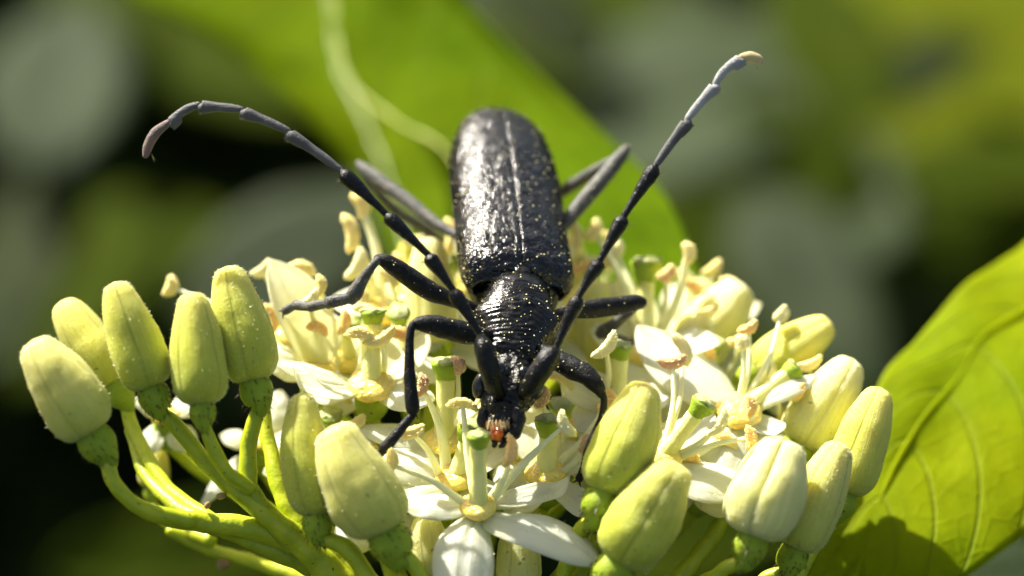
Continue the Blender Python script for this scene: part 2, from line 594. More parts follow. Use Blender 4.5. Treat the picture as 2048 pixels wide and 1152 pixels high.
# ------------------------------------------------------------------ leaves
def blade(left, mid, right, n=46, k=13, bulge=0.0, wav=0.0, seed=1, thick=5.0, veins=7, relief=3.0):
    """leaf surface through three curves (left margin, midrib, right margin)"""
    A, _ = catmull([C3(*p) for p in left], [0] * len(left), n)
    B, _ = catmull([C3(*p) for p in mid], [0] * len(mid), n)
    D, _ = catmull([C3(*p) for p in right], [0] * len(right), n)
    T = np.gradient(B, axis=0)
    top, UVs = [], []
    for i in range(n):
        for j in range(-k, k + 1):
            u = j / k
            E = D[i] if u > 0 else A[i]
            p = B[i] * (1 - abs(u)) + E * abs(u)
            nn = nrm(np.cross(T[i], D[i] - A[i]))
            if nn[2] < 0:
                nn = -nn
            v = i / (n - 1)
            kk = (v * veins - 2.2 * abs(u) ** 1.5) % 1.0
            p = p + nn * (bulge * math.sin(math.pi * abs(u)) + wav * nz(p, .004, seed) + wav * .35 * nz(p, .013, seed + 5)
                          + relief * abs(math.sin(math.pi * (kk + .5))) * (1 - abs(u)) * min(1, abs(u) * 5))
            top.append((p, nn))
            UVs.append((u, v))
    w = 2 * k + 1
    V = [p for p, q in top] + [p - q * thick for p, q in top]
    m = len(top)
    F = []
    for i in range(n - 1):
        for j in range(w - 1):
            a = i * w + j
            F.append((a, a + 1, a + 1 + w, a + w))
            F.append((m + a, m + a + w, m + a + 1 + w, m + a + 1))
        for a, b in ((i * w, (i + 1) * w), ((i + 1) * w + w - 1, i * w + w - 1)):
            F.append((a, b, b + m, a + m))
    for j in range(w - 1):
        F.append((j + 1, j, j + m, j + 1 + m))
        a = (n - 1) * w + j
        F.append((a, a + 1, a + 1 + m, a + m))
    return (np.array(V), F), UVs + UVs, B

GL = 'broad green leaves of the shrub round the flower cluster'
t = thing('leaf', 'bright green backlit leaf at upper left with a pale crinkled midrib', 'leaf', C3(720, 420, 1500), GL)
mid = [(640, -160, 2900), (662, 0, 2700), (680, 130, 2500), (735, 250, 2300), (780, 370, 2100), (830, 560, 1850)]
g, uv, B = blade([(40, -220, 3350), (250, -20, 3050), (430, 80, 2860), (565, 190, 2650), (700, 335, 2400), (800, 560, 2000)],
                 mid, [(800, -170, 2700), (850, 0, 2500), (900, 130, 2300), (940, 250, 2130), (930, 400, 2000), (850, 560, 1780)],
                 bulge=-14, wav=22, seed=3, thick=8, veins=9, relief=5)
obj('blade', g, LEAF_A, t, uv)
obj('midrib', tube([C3(a, b, c - 22) for a, b, c in mid], [4.5, 5, 7, 7, 6, 4], 60, 10, rough=1.6, rf=.05), VEIN, t)

t = thing('leaf', 'bright green leaf passing behind the wing cases with a yellow left margin', 'leaf', C3(1150, 480, 1200), GL)
midb = [(600, -330, 2250), (800, -60, 1950), (960, 110, 1720), (1080, 250, 1500), (1190, 400, 1260), (1300, 640, 950)]
lefb = [(560, -250, 2300), (660, -30, 2060), (694, 150, 1860), (790, 240, 1700), (900, 310, 1560), (1060, 640, 1100)]
g, uv, B = blade(lefb, midb,
                 [(640, -420, 2250), (880, -60, 1880), (1050, 120, 1640), (1210, 270, 1420), (1330, 390, 1220), (1425, 620, 900)],
                 bulge=-16, wav=24, seed=9, thick=8, veins=8, relief=5)
obj('blade', g, LEAF_B, t, uv)
obj('margin', tube([C3(a, b, c - 8) for a, b, c in lefb], [5, 5, 5.5, 6, 6, 4], 60, 8, rough=1.2, rf=.05), VEIN_Y, t)

t = thing('leaf', 'large sunlit leaf at right edge carrying the shadow of the flower buds', 'leaf', C3(1750, 1100, 400), GL)
ml = [(2200, 510, 860), (2060, 612, 790), (1965, 672, 720), (1920, 750, 640), (1845, 838, 545), (1775, 960, 440), (1700, 1190, 290)]
g, uv, B = blade([(2140, 380, 1020), (2048, 485, 940), (1925, 575, 840), (1835, 678, 730), (1765, 752, 620), (1715, 900, 500), (1600, 1180, 340)],
                 ml,
                 [(2500, 640, 700), (2400, 800, 600), (2240, 930, 500), (2060, 1062, 400), (1950, 1140, 330), (1850, 1210, 280), (1740, 1260, 240)],
                 n=60, k=16, bulge=8, wav=20, seed=21, thick=6, veins=6, relief=1.6)
obj('blade', g, LEAF_C, t, uv)
obj('midrib', tube([C3(a, b, c - 2) for a, b, c in ml], [6, 6, 5.5, 5, 5, 4, 3], 40, 8, rough=.3, rf=.03), LEAF_C, t)

def plain_leaf(px, py, d, L, W, ang, tilt, roll, mat, label, fold=.06, droop=.25):
    """one leaf further back: L, W are its true half length and half width"""
    c = C3(px, py, d)
    n, k = 15, 4
    a = math.radians(ang)
    tl = tilt / 30.0                      # how far the blade turns its face up to the sun
    n3 = np.array([-.30 * tl + roll * .01, .80 * tl, 1.0])
    def inplane(v):
        v = np.array([v[0], v[1], 0.0])
        v[2] = -(v @ n3) / n3[2]
        return v
    ax2 = inplane((math.cos(a), math.sin(a)))
    s2 = inplane((-math.sin(a), math.cos(a)))
    n3 = nrm(n3)
    top, UVs = [], []
    sdn = rnd.random() * 50
    for i in range(n):
        v = i / (n - 1)
        w = W * (math.sin(math.pi * v ** .8) ** .75 + .001)
        for j in range(-k, k + 1):
            u = j / k
            p = c + ax2 * L * (2 * v - 1) + s2 * w * u + n3 * (fold * w * abs(u) - droop * L * (v - .4) ** 2 + .06 * L * nz([u, v * 3, 0], 1.3, sdn))
            top.append(p)
            UVs.append((u, v))
    w_ = 2 * k + 1
    m = len(top)
    V = np.array(top + [p - n3 * 8 for p in top])
    F = []
    for i in range(n - 1):
        for j in range(w_ - 1):
            q = i * w_ + j
            F.append((q, q + 1, q + 1 + w_, q + w_))
            F.append((m + q, m + q + w_, m + q + 1 + w_, m + q + 1))
        F.append((i * w_, (i + 1) * w_, (i + 1) * w_ + m, i * w_ + m))
        F.append(((i + 1) * w_ + w_ - 1, i * w_ + w_ - 1, i * w_ + w_ - 1 + m, (i + 1) * w_ + w_ - 1 + m))
    o = thing('leaf', label, 'leaf', c - ax2 * L, 'out of focus leaves behind the flower cluster')
    obj('blade', (V, F), mat, o, UVs + UVs)
    mid = [top[i * w_ + k] + n3 * 3 for i in range(0, n, 2)]
    obj('midrib', tube(mid, [W * .03] * len(mid), 14, 6), mat, o)
    return o

BGL = [
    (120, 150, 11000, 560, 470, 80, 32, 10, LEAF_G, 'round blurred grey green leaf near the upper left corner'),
    (330, 40, 14000, 1300, 420, 150, 32, 0, LEAF_M, 'blurred mid green leaf along the top left edge'),
    (290, 510, 13000, 800, 420, 6, 34, 0, LEAF_M, 'dim green leaf far behind the left antenna'),
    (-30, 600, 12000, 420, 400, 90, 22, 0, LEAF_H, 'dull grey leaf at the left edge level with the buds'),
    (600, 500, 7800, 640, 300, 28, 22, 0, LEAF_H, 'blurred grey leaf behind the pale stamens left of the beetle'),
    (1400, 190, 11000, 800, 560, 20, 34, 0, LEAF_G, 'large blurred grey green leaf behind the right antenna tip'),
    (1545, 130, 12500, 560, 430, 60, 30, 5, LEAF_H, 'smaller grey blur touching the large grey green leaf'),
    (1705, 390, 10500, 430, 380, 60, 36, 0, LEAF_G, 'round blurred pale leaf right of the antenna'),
    (1890, 250, 15500, 1300, 950, 120, 32, 0, LEAF_M, 'mid green blur near the upper right'),
    (1900, 60, 14500, 1250, 720, 165, 38, 0, LEAF_O, 'olive yellow leaf blurred in the upper right corner'),
    (1850, 205, 13500, 520, 400, 40, 34, 0, LEAF_O, 'olive leaf blurred right of the big grey green one'),
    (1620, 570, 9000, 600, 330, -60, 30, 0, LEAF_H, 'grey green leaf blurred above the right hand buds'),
    (1480, 440, 15000, 1300, 900, 100, 27, 0, LEAF_M, 'deep green blur between the right antenna and the pale leaf'),
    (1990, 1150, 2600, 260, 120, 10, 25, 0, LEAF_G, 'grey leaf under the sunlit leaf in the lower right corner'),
    (1400, 1070, 4200, 420, 190, 12, 14, 0, LEAF_M, 'green leaf in shade under the right hand buds'),
    (1180, 60, 12500, 900, 480, -20, 32, 0, LEAF_M, 'mid green leaf blurred above the top edge of the bright leaf'),
    (840, -5, 8500, 420, 130, -12, 36, 0, LEAF_G, 'grey leaf standing for the highlight along the top edge of the bright leaf'),  # highlight of the bright leaf's edge, made as a grey coloured leaf
    (420, 1110, 9500, 900, 260, 8, 12, 0, LEAF_M, 'dark olive leaf in shade below the stalks'),
    (2010, 430, 13500, 700, 560, 80, 30, 0, LEAF_M, 'dim green blur at the right edge above the sunlit leaf'),
    (1780, 620, 12500, 460, 360, 30, 12, 0, LEAF_D, 'nearly black leaf in the shade above the yellow buds at right'),
]
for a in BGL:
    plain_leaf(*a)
rb = random.Random(5)
for px, py, lb in ((1300, 30, 'dim green leaf in the dark gap at the top centre right'), (1650, 60, 'green blur right of the right antenna tip, at the top edge'),
                   (1780, 150, 'mid green leaf between the big grey blur and the olive corner'), (1600, 300, 'dim green leaf between the large grey blur and the round pale one'),
                   (1990, 330, 'dim green leaf touching the right edge above centre'), (1500, 330, 'green leaf just under the large grey green blur'),
                   (1350, 300, 'dim green leaf behind the bend of the right antenna'), (1850, 480, 'dark green leaf above the tip of the sunlit right leaf'),
                   (1450, 560, 'green leaf behind the large blurred whitish bud'), (200, 60, 'green leaf above the round grey blur at upper left'),
                   (60, 480, 'green leaf in the dark area at the left edge'),
                   (420, 470, 'dim leaf above the flat topped tall bud'), (180, 620, 'dark leaf directly behind the left hand buds'),
                   (1080, 20, 'green leaf at the top edge above the wing cases'), (1700, 700, 'dark green leaf behind the rightmost buds')):
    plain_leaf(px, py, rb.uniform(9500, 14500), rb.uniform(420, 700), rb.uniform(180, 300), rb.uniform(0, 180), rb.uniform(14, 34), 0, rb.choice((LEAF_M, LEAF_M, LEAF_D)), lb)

# ------------------------------------------------------------------ flower parts
def hairs(pts, nrms, ln, w, n, r, lean=0.3):
    """n short spikes rooted on the given points"""
    V, F = [], []
    for _ in range(n):
        i = r.randrange(len(pts))
        p = pts[i]
        q = nrm(nrms[i] + np.array([r.uniform(-lean, lean) for _ in range(3)]))
        s = nrm(np.cross(q, [r.uniform(-1, 1), r.uniform(-1, 1), r.uniform(-1, 1)]))
        s2 = np.cross(q, s)
        L = ln * r.uniform(.5, 1.2)
        b = len(V)
        V += [p + s * w - q, p - s * .5 * w + s2 * .86 * w - q, p - s * .5 * w - s2 * .86 * w - q, p + q * L]
        F += [(b, b + 1, b + 3), (b + 1, b + 2, b + 3), (b + 2, b, b + 3)]
    return np.array(V), F

def bud(label, tip, base, W, mat, ov=1.0, stem=None, open_=0.0, blunt=.30, bend=0.0, seed=None, tw=0, fuzz=True, stem_r=15, lump=0.040, square=.3, own_ov=True):
    """dogwood bud: four closed petals on a green ovary cup and a thin pedicel"""
    seed = rnd.random() * 99 if seed is None else seed
    r = random.Random(int(seed * 1000))
    W = W * .90
    T, B = C3(*tip), C3(*base)
    ax = T - B
    L = np.linalg.norm(ax)
    ax = ax / L
    ref = nrm(np.cross(ax, [0, 0, 1.0]))
    rf2 = np.cross(ax, ref)
    o = thing('flower_bud', label, 'flower bud', B - ax * W * .48, 'dogwood flower buds round the cluster')
    prof_t = [0, .02, .06, .13, .25, .45, .65, .8, .9, .955, .985, 1.0]
    prof_r = [.46, .64, .80, .93, 1.0, .965, .85, .69, .55, .43, .28, .02]
    prof_r = [x + (blunt - .30) * max(0, tt - .5) * .6 * (1 if tt < .99 else 0) for x, tt in zip(prof_r, prof_t)]
    NV, NA = 44, 13
    ts = np.concatenate([np.linspace(0, .12, 9), np.linspace(.14, .88, 20), np.linspace(.90, 1, 15)])
    rs = np.interp(ts, prof_t, prof_r)
    rs = np.convolve(np.pad(rs, 1, 'edge'), [.25, .5, .25], 'valid')
    rs[0] = .44
    bendv = ref * bend
    edgeP, edgeN = [], []
    half = math.pi / 4
    def skin(p0, dirv, s, tt, rr, c):
        groove = 1 - (.034 + .03 * open_) * (max(0, abs(s) - .55) / .45) ** 2
        rad = W * .5 * rr * groove * (1 + square * .05 * math.cos(math.pi * s))
        p = c + dirv * rad
        nn = nz(p, .014, seed) * lump * W + nz(p, .05, seed + 9) * lump * W * .22
        if tt > .86:
            nn += abs(nz(p, .11, seed + 3)) * W * .05 * (tt - .86) / .14 * (1 if tt < .995 else .3)
        rid = lump * .16 * W * math.exp(-(s / .2) ** 2) * rr * (.3 + .7 * tt)
        if tt > .8:                      # the four tips meet in a shallow cross
            nn -= W * .035 * (tt - .8) / .2 * max(0, abs(s) - .6) / .4
        return p + dirv * (nn * rr + rid)
    if not open_:
        R, UV = [], []
        NA = 56
        for tt, rr in zip(ts, rs):
            c = B + ax * L * tt + bendv * math.sin(math.pi * tt) * L
            ring = []
            for j in range(NA):
                th = tw + 2 * math.pi * j / NA
                s = ((j / NA * 4 + .5) % 1.0) * 2 - 1
                dirv = math.cos(th) * ref + math.sin(th) * rf2
                p = skin(c, dirv, s, tt, rr, c)
                ring.append(p)
                UV.append((abs(2 * j / NA - 1), tt))
                if tt < .99:
                    edgeP.append(p)
                    edgeN.append(nrm(dirv + ax * .35 * tt))
            R.append(np.array(ring))
        UV += [(0, 0), (0, 1)]
        obj('corolla', rings(R), mat, o, UV)
    for q in range(4 if open_ else 0):
        a0 = tw + q * math.pi / 2
        R, UV = [], []
        lift = open_ * W * (.085 if q % 2 else .03)
        for ti, (tt, rr) in enumerate(zip(ts, rs)):
            c = B + ax * L * tt + bendv * math.sin(math.pi * tt) * L
            ring = []
            for j in range(NA):
                s = -1 + 2 * j / (NA - 1)
                th = a0 + s * half * (1.16 if q % 2 else 1.0)
                dirv = math.cos(th) * ref + math.sin(th) * rf2
                p = skin(c, dirv, s, tt, rr, c)
                p = p + (math.cos(a0) * ref + math.sin(a0) * rf2) * lift * math.sin(math.pi * min(1, tt * .75 + .12))
                ring.append(p)
                UV.append(((s + 1) / 2 * .25 + q * .25, tt))
                if tt < .99:
                    edgeP.append(p)
                    edgeN.append(nrm(dirv + ax * .35 * tt))
            for f in (.45, -.45):
                th = a0 + f * half
                ring.append(c + (math.cos(th) * ref + math.sin(th) * rf2) * W * .5 * rr * .12)
                UV.append((q * .25, tt))
            R.append(np.array(ring))
        V, F = rings(R)
        UV += [(q * .25, 0), (q * .25, 1)]
        obj('petal', (V, F), mat, o, UV, sharp=50)
    if fuzz:
        g1 = hairs(edgeP, edgeN, 5.0, .8, 600, r, .6)
        h = obj('fuzz', g1, HAIR_G, o, smooth=False)
        h['kind'] = 'stuff'
    if own_ov:
        ow = W * .262 * ov
        b0 = B + ax * W * .03
        b3 = B - ax * W * .48 * ov
        side = nrm((C3(*stem[0]) - b3)) if stem else -ax
        P = [b0, B - ax * W * .15, B - ax * W * .30 * ov, B - ax * W * .43 * ov, b3 + side * W * .06]
        V, F = tube(P, [ow * .96, ow * 1.10, ow * 1.0, ow * .72, ow * .50], 20, 18, rough=.03, rf=.04)
        ob = obj('ovary', (V, F), OVARY, o)
        if fuzz:
            cc = V.mean(axis=0)
            hh = obj('dark_hairs', hairs(list(V), [nrm(-ax * .7 + nrm(v - cc) * .55) for v in V], 13, 1.25, 90, r, .35), HAIR_K, ob, smooth=False)
            hh['kind'] = 'stuff'
        if stem:
            obj('pedicel', tube([b3 + ax * W * .05] + [C3(*p) for p in stem], [ow * .46] + [stem_r] * (len(stem) - 1) + [stem_r * 1.15], 30, 12, rough=.10, rf=.03), STALK, o)
    return o

def petal_geo(base, tip, W, up, bow=.10, curl=0.0, cup=.18, seed=0, thick=4.5, n=26, k=8, blunt=.5):
    base, tip, up = np.asarray(base, float), np.asarray(tip, float), nrm(up)
    ax = tip - base
    L = np.linalg.norm(ax)
    ax = ax / L
    sd = nrm(np.cross(ax, up))
    up = np.cross(sd, ax)
    top, bot, UVs = [], [], []
    for i in range(n):
        v = i / (n - 1)
        w = W * .5 * (.42 + .58 * math.sin(min(1, v / .45) * math.pi / 2)) * (max(0.0, 1 - max(0, (v - .5) / .5) ** (1.5 + blunt)) ** .78)
        w = max(w, .8)
        cv = curl * max(0, v - .72) ** 2 / .0784
        c = base + ax * L * (v - .06 * abs(curl) * max(0, v - .8) / .2) + up * L * (bow * math.sin(math.pi * v) + cv * .16) \
            + sd * L * .05 * nz([v * 2, seed, 0], 1.0, seed)
        for j in range(-k, k + 1):
            u = j / k
            z = cup * w * u * u * (1.0 - .3 * v) - .035 * W * math.exp(-(u / .12) ** 2) + 2.4 * nz([u * 3, v * 5, seed], 1.0, seed)
            z += 3.5 * nz([u * 1.3, v * 4 , seed], 1.0, seed + 8) * abs(u)
            p = c + sd * w * u * (1 - .10 * cup * u * u) + up * z
            th = thick * (1 - .72 * u * u) * (1 - .5 * v)
            top.append(p + up * th * .5)
            bot.append(p - up * th * .5)
            UVs.append((u * .5 + .5, v))
    w_ = 2 * k + 1
    m = len(top)
    F = []
    for i in range(n - 1):
        for j in range(w_ - 1):
            q = i * w_ + j
            F.append((q, q + 1, q + 1 + w_, q + w_))
            F.append((m + q, m + q + w_, m + q + 1 + w_, m + q + 1))
        F.append((i * w_, (i + 1) * w_, (i + 1) * w_ + m, i * w_ + m))
        F.append(((i + 1) * w_ + w_ - 1, i * w_ + w_ - 1, i * w_ + w_ - 1 + m, (i + 1) * w_ + w_ - 1 + m))
    for j in range(w_ - 1):
        F.append((j + 1, j, j + m, j + 1 + m))
        a = (n - 1) * w_ + j
        F.append((a, a + 1, a + 1 + m, a + m))
    return (np.array(top + bot), F), UVs + UVs

def anther(c, ang, ln, w, mat, parent, zt=0.0, bow=.16):
    a = math.radians(ang)
    ax = nrm([math.cos(a), math.sin(a), zt])
    sd = nrm(np.cross(ax, [0, 0, 1.0]))
    zf = nrm(np.cross(sd, ax))
    seed = rnd.random() * 90
    R = []
    nn = 22
    for i in range(nn):
        v = i / (nn - 1)
        x = 2 * v - 1
        rr = w * .44 * max(0.02, 1 - abs(x) ** 3.2) ** .5 * (1 + .08 * math.sin(4 * v + seed))
        cc = c + ax * ln * .5 * x - sd * ln * bow * (x * x - .3)
        ring = []
        for j in range(16):
            th = 2 * math.pi * j / 16
            f = 1 - .26 * math.exp(-((th - math.pi / 2) / .32) ** 2) - .18 * math.exp(-((th - 3 * math.pi / 2) / .3) ** 2)
            p = cc + (math.cos(th) * sd + math.sin(th) * zf * .9) * rr * f
            p = p + (p - cc) * (.11 * nz(p, .09, seed) + .07 * nz(p, .22, seed))
            ring.append(p)
        R.append(np.array(ring))
    an = obj('anther', rings(R), mat, parent)
    r = random.Random(int(seed * 100))
    G = []
    sw_ = [q for rg in R for q in rg]
    for _ in range(110):
        q = sw_[r.randrange(len(sw_))]
        s = r.uniform(.9, 2.6)
        G.append(octa(q, s))
    p = obj('pollen', merge(G), POLL, parent, smooth=False)
    p['kind'] = 'stuff'
    return an

def octa(c, s):
    V = [c + np.array(d) * s for d in ((1, 0, 0), (-1, 0, 0), (0, 1, 0), (0, -1, 0), (0, 0, 1), (0, 0, -1))]
    return np.array(V), [(0, 2, 4), (2, 1, 4), (1, 3, 4), (3, 0, 4), (2, 0, 5), (1, 2, 5), (3, 1, 5), (0, 3, 5)]

def stamen(parent, base, tip, ang, ln=62, w=26, col=0, r0=8, r1=4.2, bow=0.06, zt=0.0):
    B, T = np.asarray(base, float), C3(*tip)
    ax = T - B
    L = np.linalg.norm(ax)
    sd = nrm(np.cross(ax, [0, 0, 1.0]))
    M = (B + T) / 2 + sd * L * bow
    st = obj('stamen', tube([B, M, T], [r0, (r0 + r1) * .5, r1], 16, 9, flat=.7, rough=.12, rf=.06), FILA, parent)
    anther(T + nrm(ax) * w * .15, ang, ln, w, ANTH[col], st, zt)
    return st

def pistil(parent, base, tip, r=17, head=33, green=True):
    B, T = np.asarray(base, float), C3(*tip)
    ax = nrm(T - B)
    L = np.linalg.norm(T - B)
    st = obj('pistil', tube([B, B + ax * L * .5, B + ax * L * .82, T - ax * head * .9], [r * 1.15, r * .92, r, head * .62], 18, 14, rough=.05), STYLE, parent)
    hd = tube([T - ax * head * 1.25, T - ax * head * 1.0, T - ax * head * .6, T - ax * head * .2, T], [head * .66, head * .72, head * .88, head * 1.0, head * .92], 16, 20, rough=.22, rf=.03, cap=False)
    obj('stigma', hd, STIG, st)
    e1 = nrm(np.cross(ax, [1, .2, .3]))
    obj('stigma_top', ellipsoid(T, e1 * head * .93, nrm(np.cross(ax, e1)) * head * .93, ax * head * .28, 22, 10, .5, .09), STIG_T, st)
    return st

def nectary(parent, c, up, r=46):
    up = nrm(up)
    a = nrm(np.cross(up, [1, .1, 0]))
    b = np.cross(up, a)
    obj('nectary', ellipsoid(c, a * r, b * r, up * r * .45, 22, 11, .22, .04), NECT, parent)

def flower(label, center, petals, stamens, pist, up=None, r=46, mat=None, base_r=20, cat='flower', fill=True):
    up = nrm(WUP * .8 + np.array([0, 0, .5])) if up is None else nrm(up)
    c = C3(*center)
    o = thing('flower', label, cat, c - up * 90, 'open white four petalled flowers of the cluster')
    for i, p in enumerate(petals):
        tip, W = C3(*p[0]), p[1]
        kw = p[2] if len(p) > 2 else {}
        m = kw.get('mat', mat or PETAL)
        kw = {k: v for k, v in kw.items() if k != 'mat'}
        u = kw.pop('up', up)
        b = c + nrm(tip - c) * base_r - up * 8
        g, uv = petal_geo(b, tip, W, u, seed=rnd.random() * 50, **kw)
        pet = obj('petal', g, m, o, uv)
        if center[2] < 200 and i < 4:
            rp = random.Random(int(center[0]) + i)
            vs = g[0][:len(g[0]) // 2]
            pg = obj('pollen', merge([octa(vs[rp.randrange(len(vs))] + np.array(u) * 4, rp.uniform(.7, 1.7)) for _ in range(26)]), POLL, pet, smooth=False)
            pg['kind'] = 'stuff'
    nectary(o, c, up, r)
    for s in stamens:
        tip, ang = s[0], s[1]
        kw = s[2] if len(s) > 2 else {}
        d = C3(*tip) - c
        lat = d - up * d.dot(up)
        stamen(o, c + nrm(lat) * r * .8 + up * 4, tip, ang, **kw)
    if pist:
        kw = pist[1] if len(pist) > 1 else {}
        pistil(o, c, pist[0], **kw)
    ov = tube([c - up * 22, c - up * 40, c - up * 70, c - up * 92], [27, 35, 31, 14], 14, 16, rough=.06)
    obj('ovary', ov, OVARY, o)
    if fill:
        obj('pedicel', tube([c - up * 84, c - up * 170 + np.array([(900 - center[0]) * .12, 0, 10]), c - up * 300 + np.array([(900 - center[0]) * .4, 0, 0])], [12, 13, 15], 16, 10, rough=.08), STALK, o)
    return o

UPF = np.array([0, .75, .62])
# front flower
flower('white star flower at bottom centre with glistening yellow middle and green tipped pistil', (957, 1012, -10),
       [((903, 1235, -110), 120, dict(bow=.10, cup=-.35, up=(.1, .5, .9))),
        ((1206, 1132, -60), 104, dict(bow=.10, cup=-.45, up=(.3, .7, .7))),
        ((800, 1003, 30), 72, dict(bow=.03, cup=-.4)),
        ((1152, 975, 60), 66, dict(bow=-.02, cup=.35, curl=1.3, up=(-.1, .75, .6)))],
       [((783, 930, -40), 68, dict(ln=60, w=30, col=0, r0=9)),
        ((1128, 852, 0), -62, dict(ln=60, w=28, col=2, r0=11, bow=-.02)),
        ((1020, 905, -50), 82, dict(ln=66, w=24, col=1, r0=10)),
        ((926, 812, 30), 172, dict(ln=66, w=24, col=0, r0=12, bow=-.02))],
       ((957, 868, -55), dict(r=17.5, head=24)), UPF, 38)
# flower just behind it
flower('white flower half hidden behind the front one, left of the beetle mouthparts', (912, 955, 90),
       [((762, 990, 60), 96, dict(bow=.05, cup=-.3)),
        ((742, 905, 110), 92, dict(bow=.06, cup=-.3)),
        ((1000, 1000, 60), 90, dict(bow=.05, cup=-.3)),
        ((1020, 880, 170), 90, dict(bow=.05))],
       [((845, 775, 60), 78, dict(ln=50, w=26, col=3, r0=13)),
        ((824, 866, 20), 12, dict(ln=58, w=28, col=0, r0=9))],
       ((945, 850, 60), dict(r=18, head=30)), UPF, 42)
flower('flower with a tall green stigma between the front leg and the beetle head', (888, 880, 150),
       [((715, 855, 170), 70, dict(bow=.05, cup=-.3)),
        ((980, 905, 150), 90, dict()),
        ((1010, 820, 230), 90, dict()),
        ((800, 930, 110), 90, dict(bow=.05, cup=-.4))],
       [((990, 770, 190), 30, dict(ln=50, w=24, col=0)),
        ((915, 735, 120), 110, dict(ln=40, w=34, col=3))],
       ((893, 722, 130), dict(r=20, head=30)), UPF, 42)
flower('white flower left of the front leg with two crossed yellow anthers', (742, 770, 190),
       [((548, 722, 190), 56, dict(bow=.02, cup=-.5)),
        ((566, 762, 130), 74, dict(bow=-.06, cup=.1, curl=1.4)),
        ((870, 800, 130), 84, dict(bow=.05, cup=-.4)),
        ((850, 660, 300), 130, dict(bow=.05, mat=PETAL_Y))],
       [((722, 672, 150), 168, dict(ln=66, w=28, col=0, r0=14)),
        ((762, 680, 150), 28, dict(ln=74, w=28, col=0, r0=8)),
        ((690, 648, 250), 78, dict(ln=54, w=24, col=1))],
       ((745, 622, 180), dict(r=19, head=27)), UPF, 50)
flower('cream flower at left behind the tall bud, one petal standing like a sail', (632, 745, 280),
       [((545, 518, 330), 130, dict(bow=.12, cup=.3, up=(.5, .2, .85), mat=PETAL_Y)),
        ((520, 700, 240), 100, dict(bow=.05, cup=-.3)),
        ((700, 800, 200), 90, dict(bow=.05, cup=-.4)),
        ((612, 600, 210), 118, dict(bow=-.05, cup=-.3, up=(-.2, .3, .9), mat=PETAL_Y))],
       [((640, 575, 230), 82, dict(ln=48, w=26, col=0)),
        ((618, 604, 215), 40, dict(ln=62, w=28, col=2)),
        ((345, 575, 380), 70, dict(ln=50, w=30, col=0)) ],
       None, UPF, 46)
flower('flower with long stamens rising between the left antenna and the middle leg', (770, 620, 420),
       [((660, 600, 430), 90, dict(bow=.05)),
        ((730, 720, 380), 90, dict(bow=.05)),
        ((880, 640, 430), 120, dict(bow=.05, mat=PETAL_Y)),
        ((840, 560, 500), 90, dict(bow=.05, mat=PETAL_Y))],
       [((703, 470, 420), 98, dict(ln=86, w=36, col=0, r0=11, r1=8)),
        ((724, 415, 470), 112, dict(ln=66, w=36, col=0, r0=13, r1=9)),
        ((716, 535, 380), 62, dict(ln=76, w=36, col=2, r0=13)),
        ((800, 540, 430), 95, dict(ln=70, w=34, col=0))],
       ((838, 590, 420), dict(r=17, head=24)), UPF, 46)
flower('back flower with a pale round stigma right of the beetle hip', (1290, 700, 430),
       [((1180, 660, 430), 120, dict(bow=.05, mat=PETAL_Y)),
        ((1440, 690, 300), 100, dict(bow=.05, mat=PETAL)),
        ((1230, 560, 540), 130, dict(bow=.05, mat=PETAL_Y)),
        ((1300, 800, 330), 120, dict(bow=.05, mat=PETAL))],
       [((1334, 552, 380), 40, dict(ln=44, w=34, col=1)),
        ((1376, 510, 400), 95, dict(ln=50, w=32, col=0, r0=10, r1=8)),
        ((1190, 465, 520), 60, dict(ln=54, w=34, col=0, r0=11)),
        ((1232, 505, 520), 50, dict(ln=50, w=32, col=2, r0=11))],
       ((1293, 522, 430), dict(r=19, head=36)), UPF, 48)
flower('white flower right of the beetle, its broad petal crossing under a tan anther', (1480, 822, 200),
       [((1275, 650, 330), 150, dict(bow=.02, cup=-.25, up=(.3, .6, .7))),
        ((1640, 760, 240), 60, dict(bow=.16, cup=-.3, curl=.6)),
        ((1575, 865, 150), 60, dict(bow=-.10, cup=.3, curl=.8)),
        ((1400, 1010, 60), 110, dict(bow=.05, cup=-.35))],
       [((1497, 660, 260), 30, dict(ln=46, w=26, col=1, r0=8)),
        ((1484, 690, 230), 95, dict(ln=36, w=32, col=2, r0=7)),
        ((1562, 632, 300), 50, dict(ln=40, w=28, col=2, r0=9)),
        ((1502, 815, 150), 95, dict(ln=46, w=24, col=1))],
       ((1590, 738, 240), dict(r=17, head=24)), UPF, 50)
flower('white flower above the right front buds with a leaning dark green stigma', (1325, 915, 90),
       [((1500, 985, 60), 120, dict(bow=.05, cup=-.35)),
        ((1430, 830, 190), 110, dict(bow=.05, cup=-.2)),
        ((1270, 1000, 60), 100, dict(bow=.05)),
        ((1230, 830, 170), 100, dict(bow=.05))],
       [((1436, 850, 40), 56, dict(ln=66, w=24, col=2, r0=9)),
        ((1498, 876, 20), 92, dict(ln=50, w=24, col=1, r0=7, bow=-.04)),
        ((1345, 728, 170), 8, dict(ln=62, w=28, col=3, r0=8)),
        ((1365, 700, 210), 118, dict(ln=76, w=30, col=2, r0=6))],
       ((1410, 805, 60), dict(r=18, head=27)), UPF, 44)
flower('flower under the beetle chin at right with a dusty green stigma', (1092, 945, 120),
       [((1192, 1050, 30), 66, dict(bow=.02, cup=.3, curl=1.6)),
        ((1200, 900, 200), 100, dict(bow=.05)),
        ((1010, 1030, 100), 100, dict(bow=.05)),
        ((1030, 800, 240), 120, dict(bow=.05))],
       [((1172, 892, 60), 65, dict(ln=42, w=34, col=3)),
        ((1216, 802, 150), 78, dict(ln=46, w=26, col=1)),
        ((1085, 800, 120), 70, dict(ln=50, w=30, col=3))],
       ((1099, 838, 90), dict(r=20, head=30)), UPF, 42)
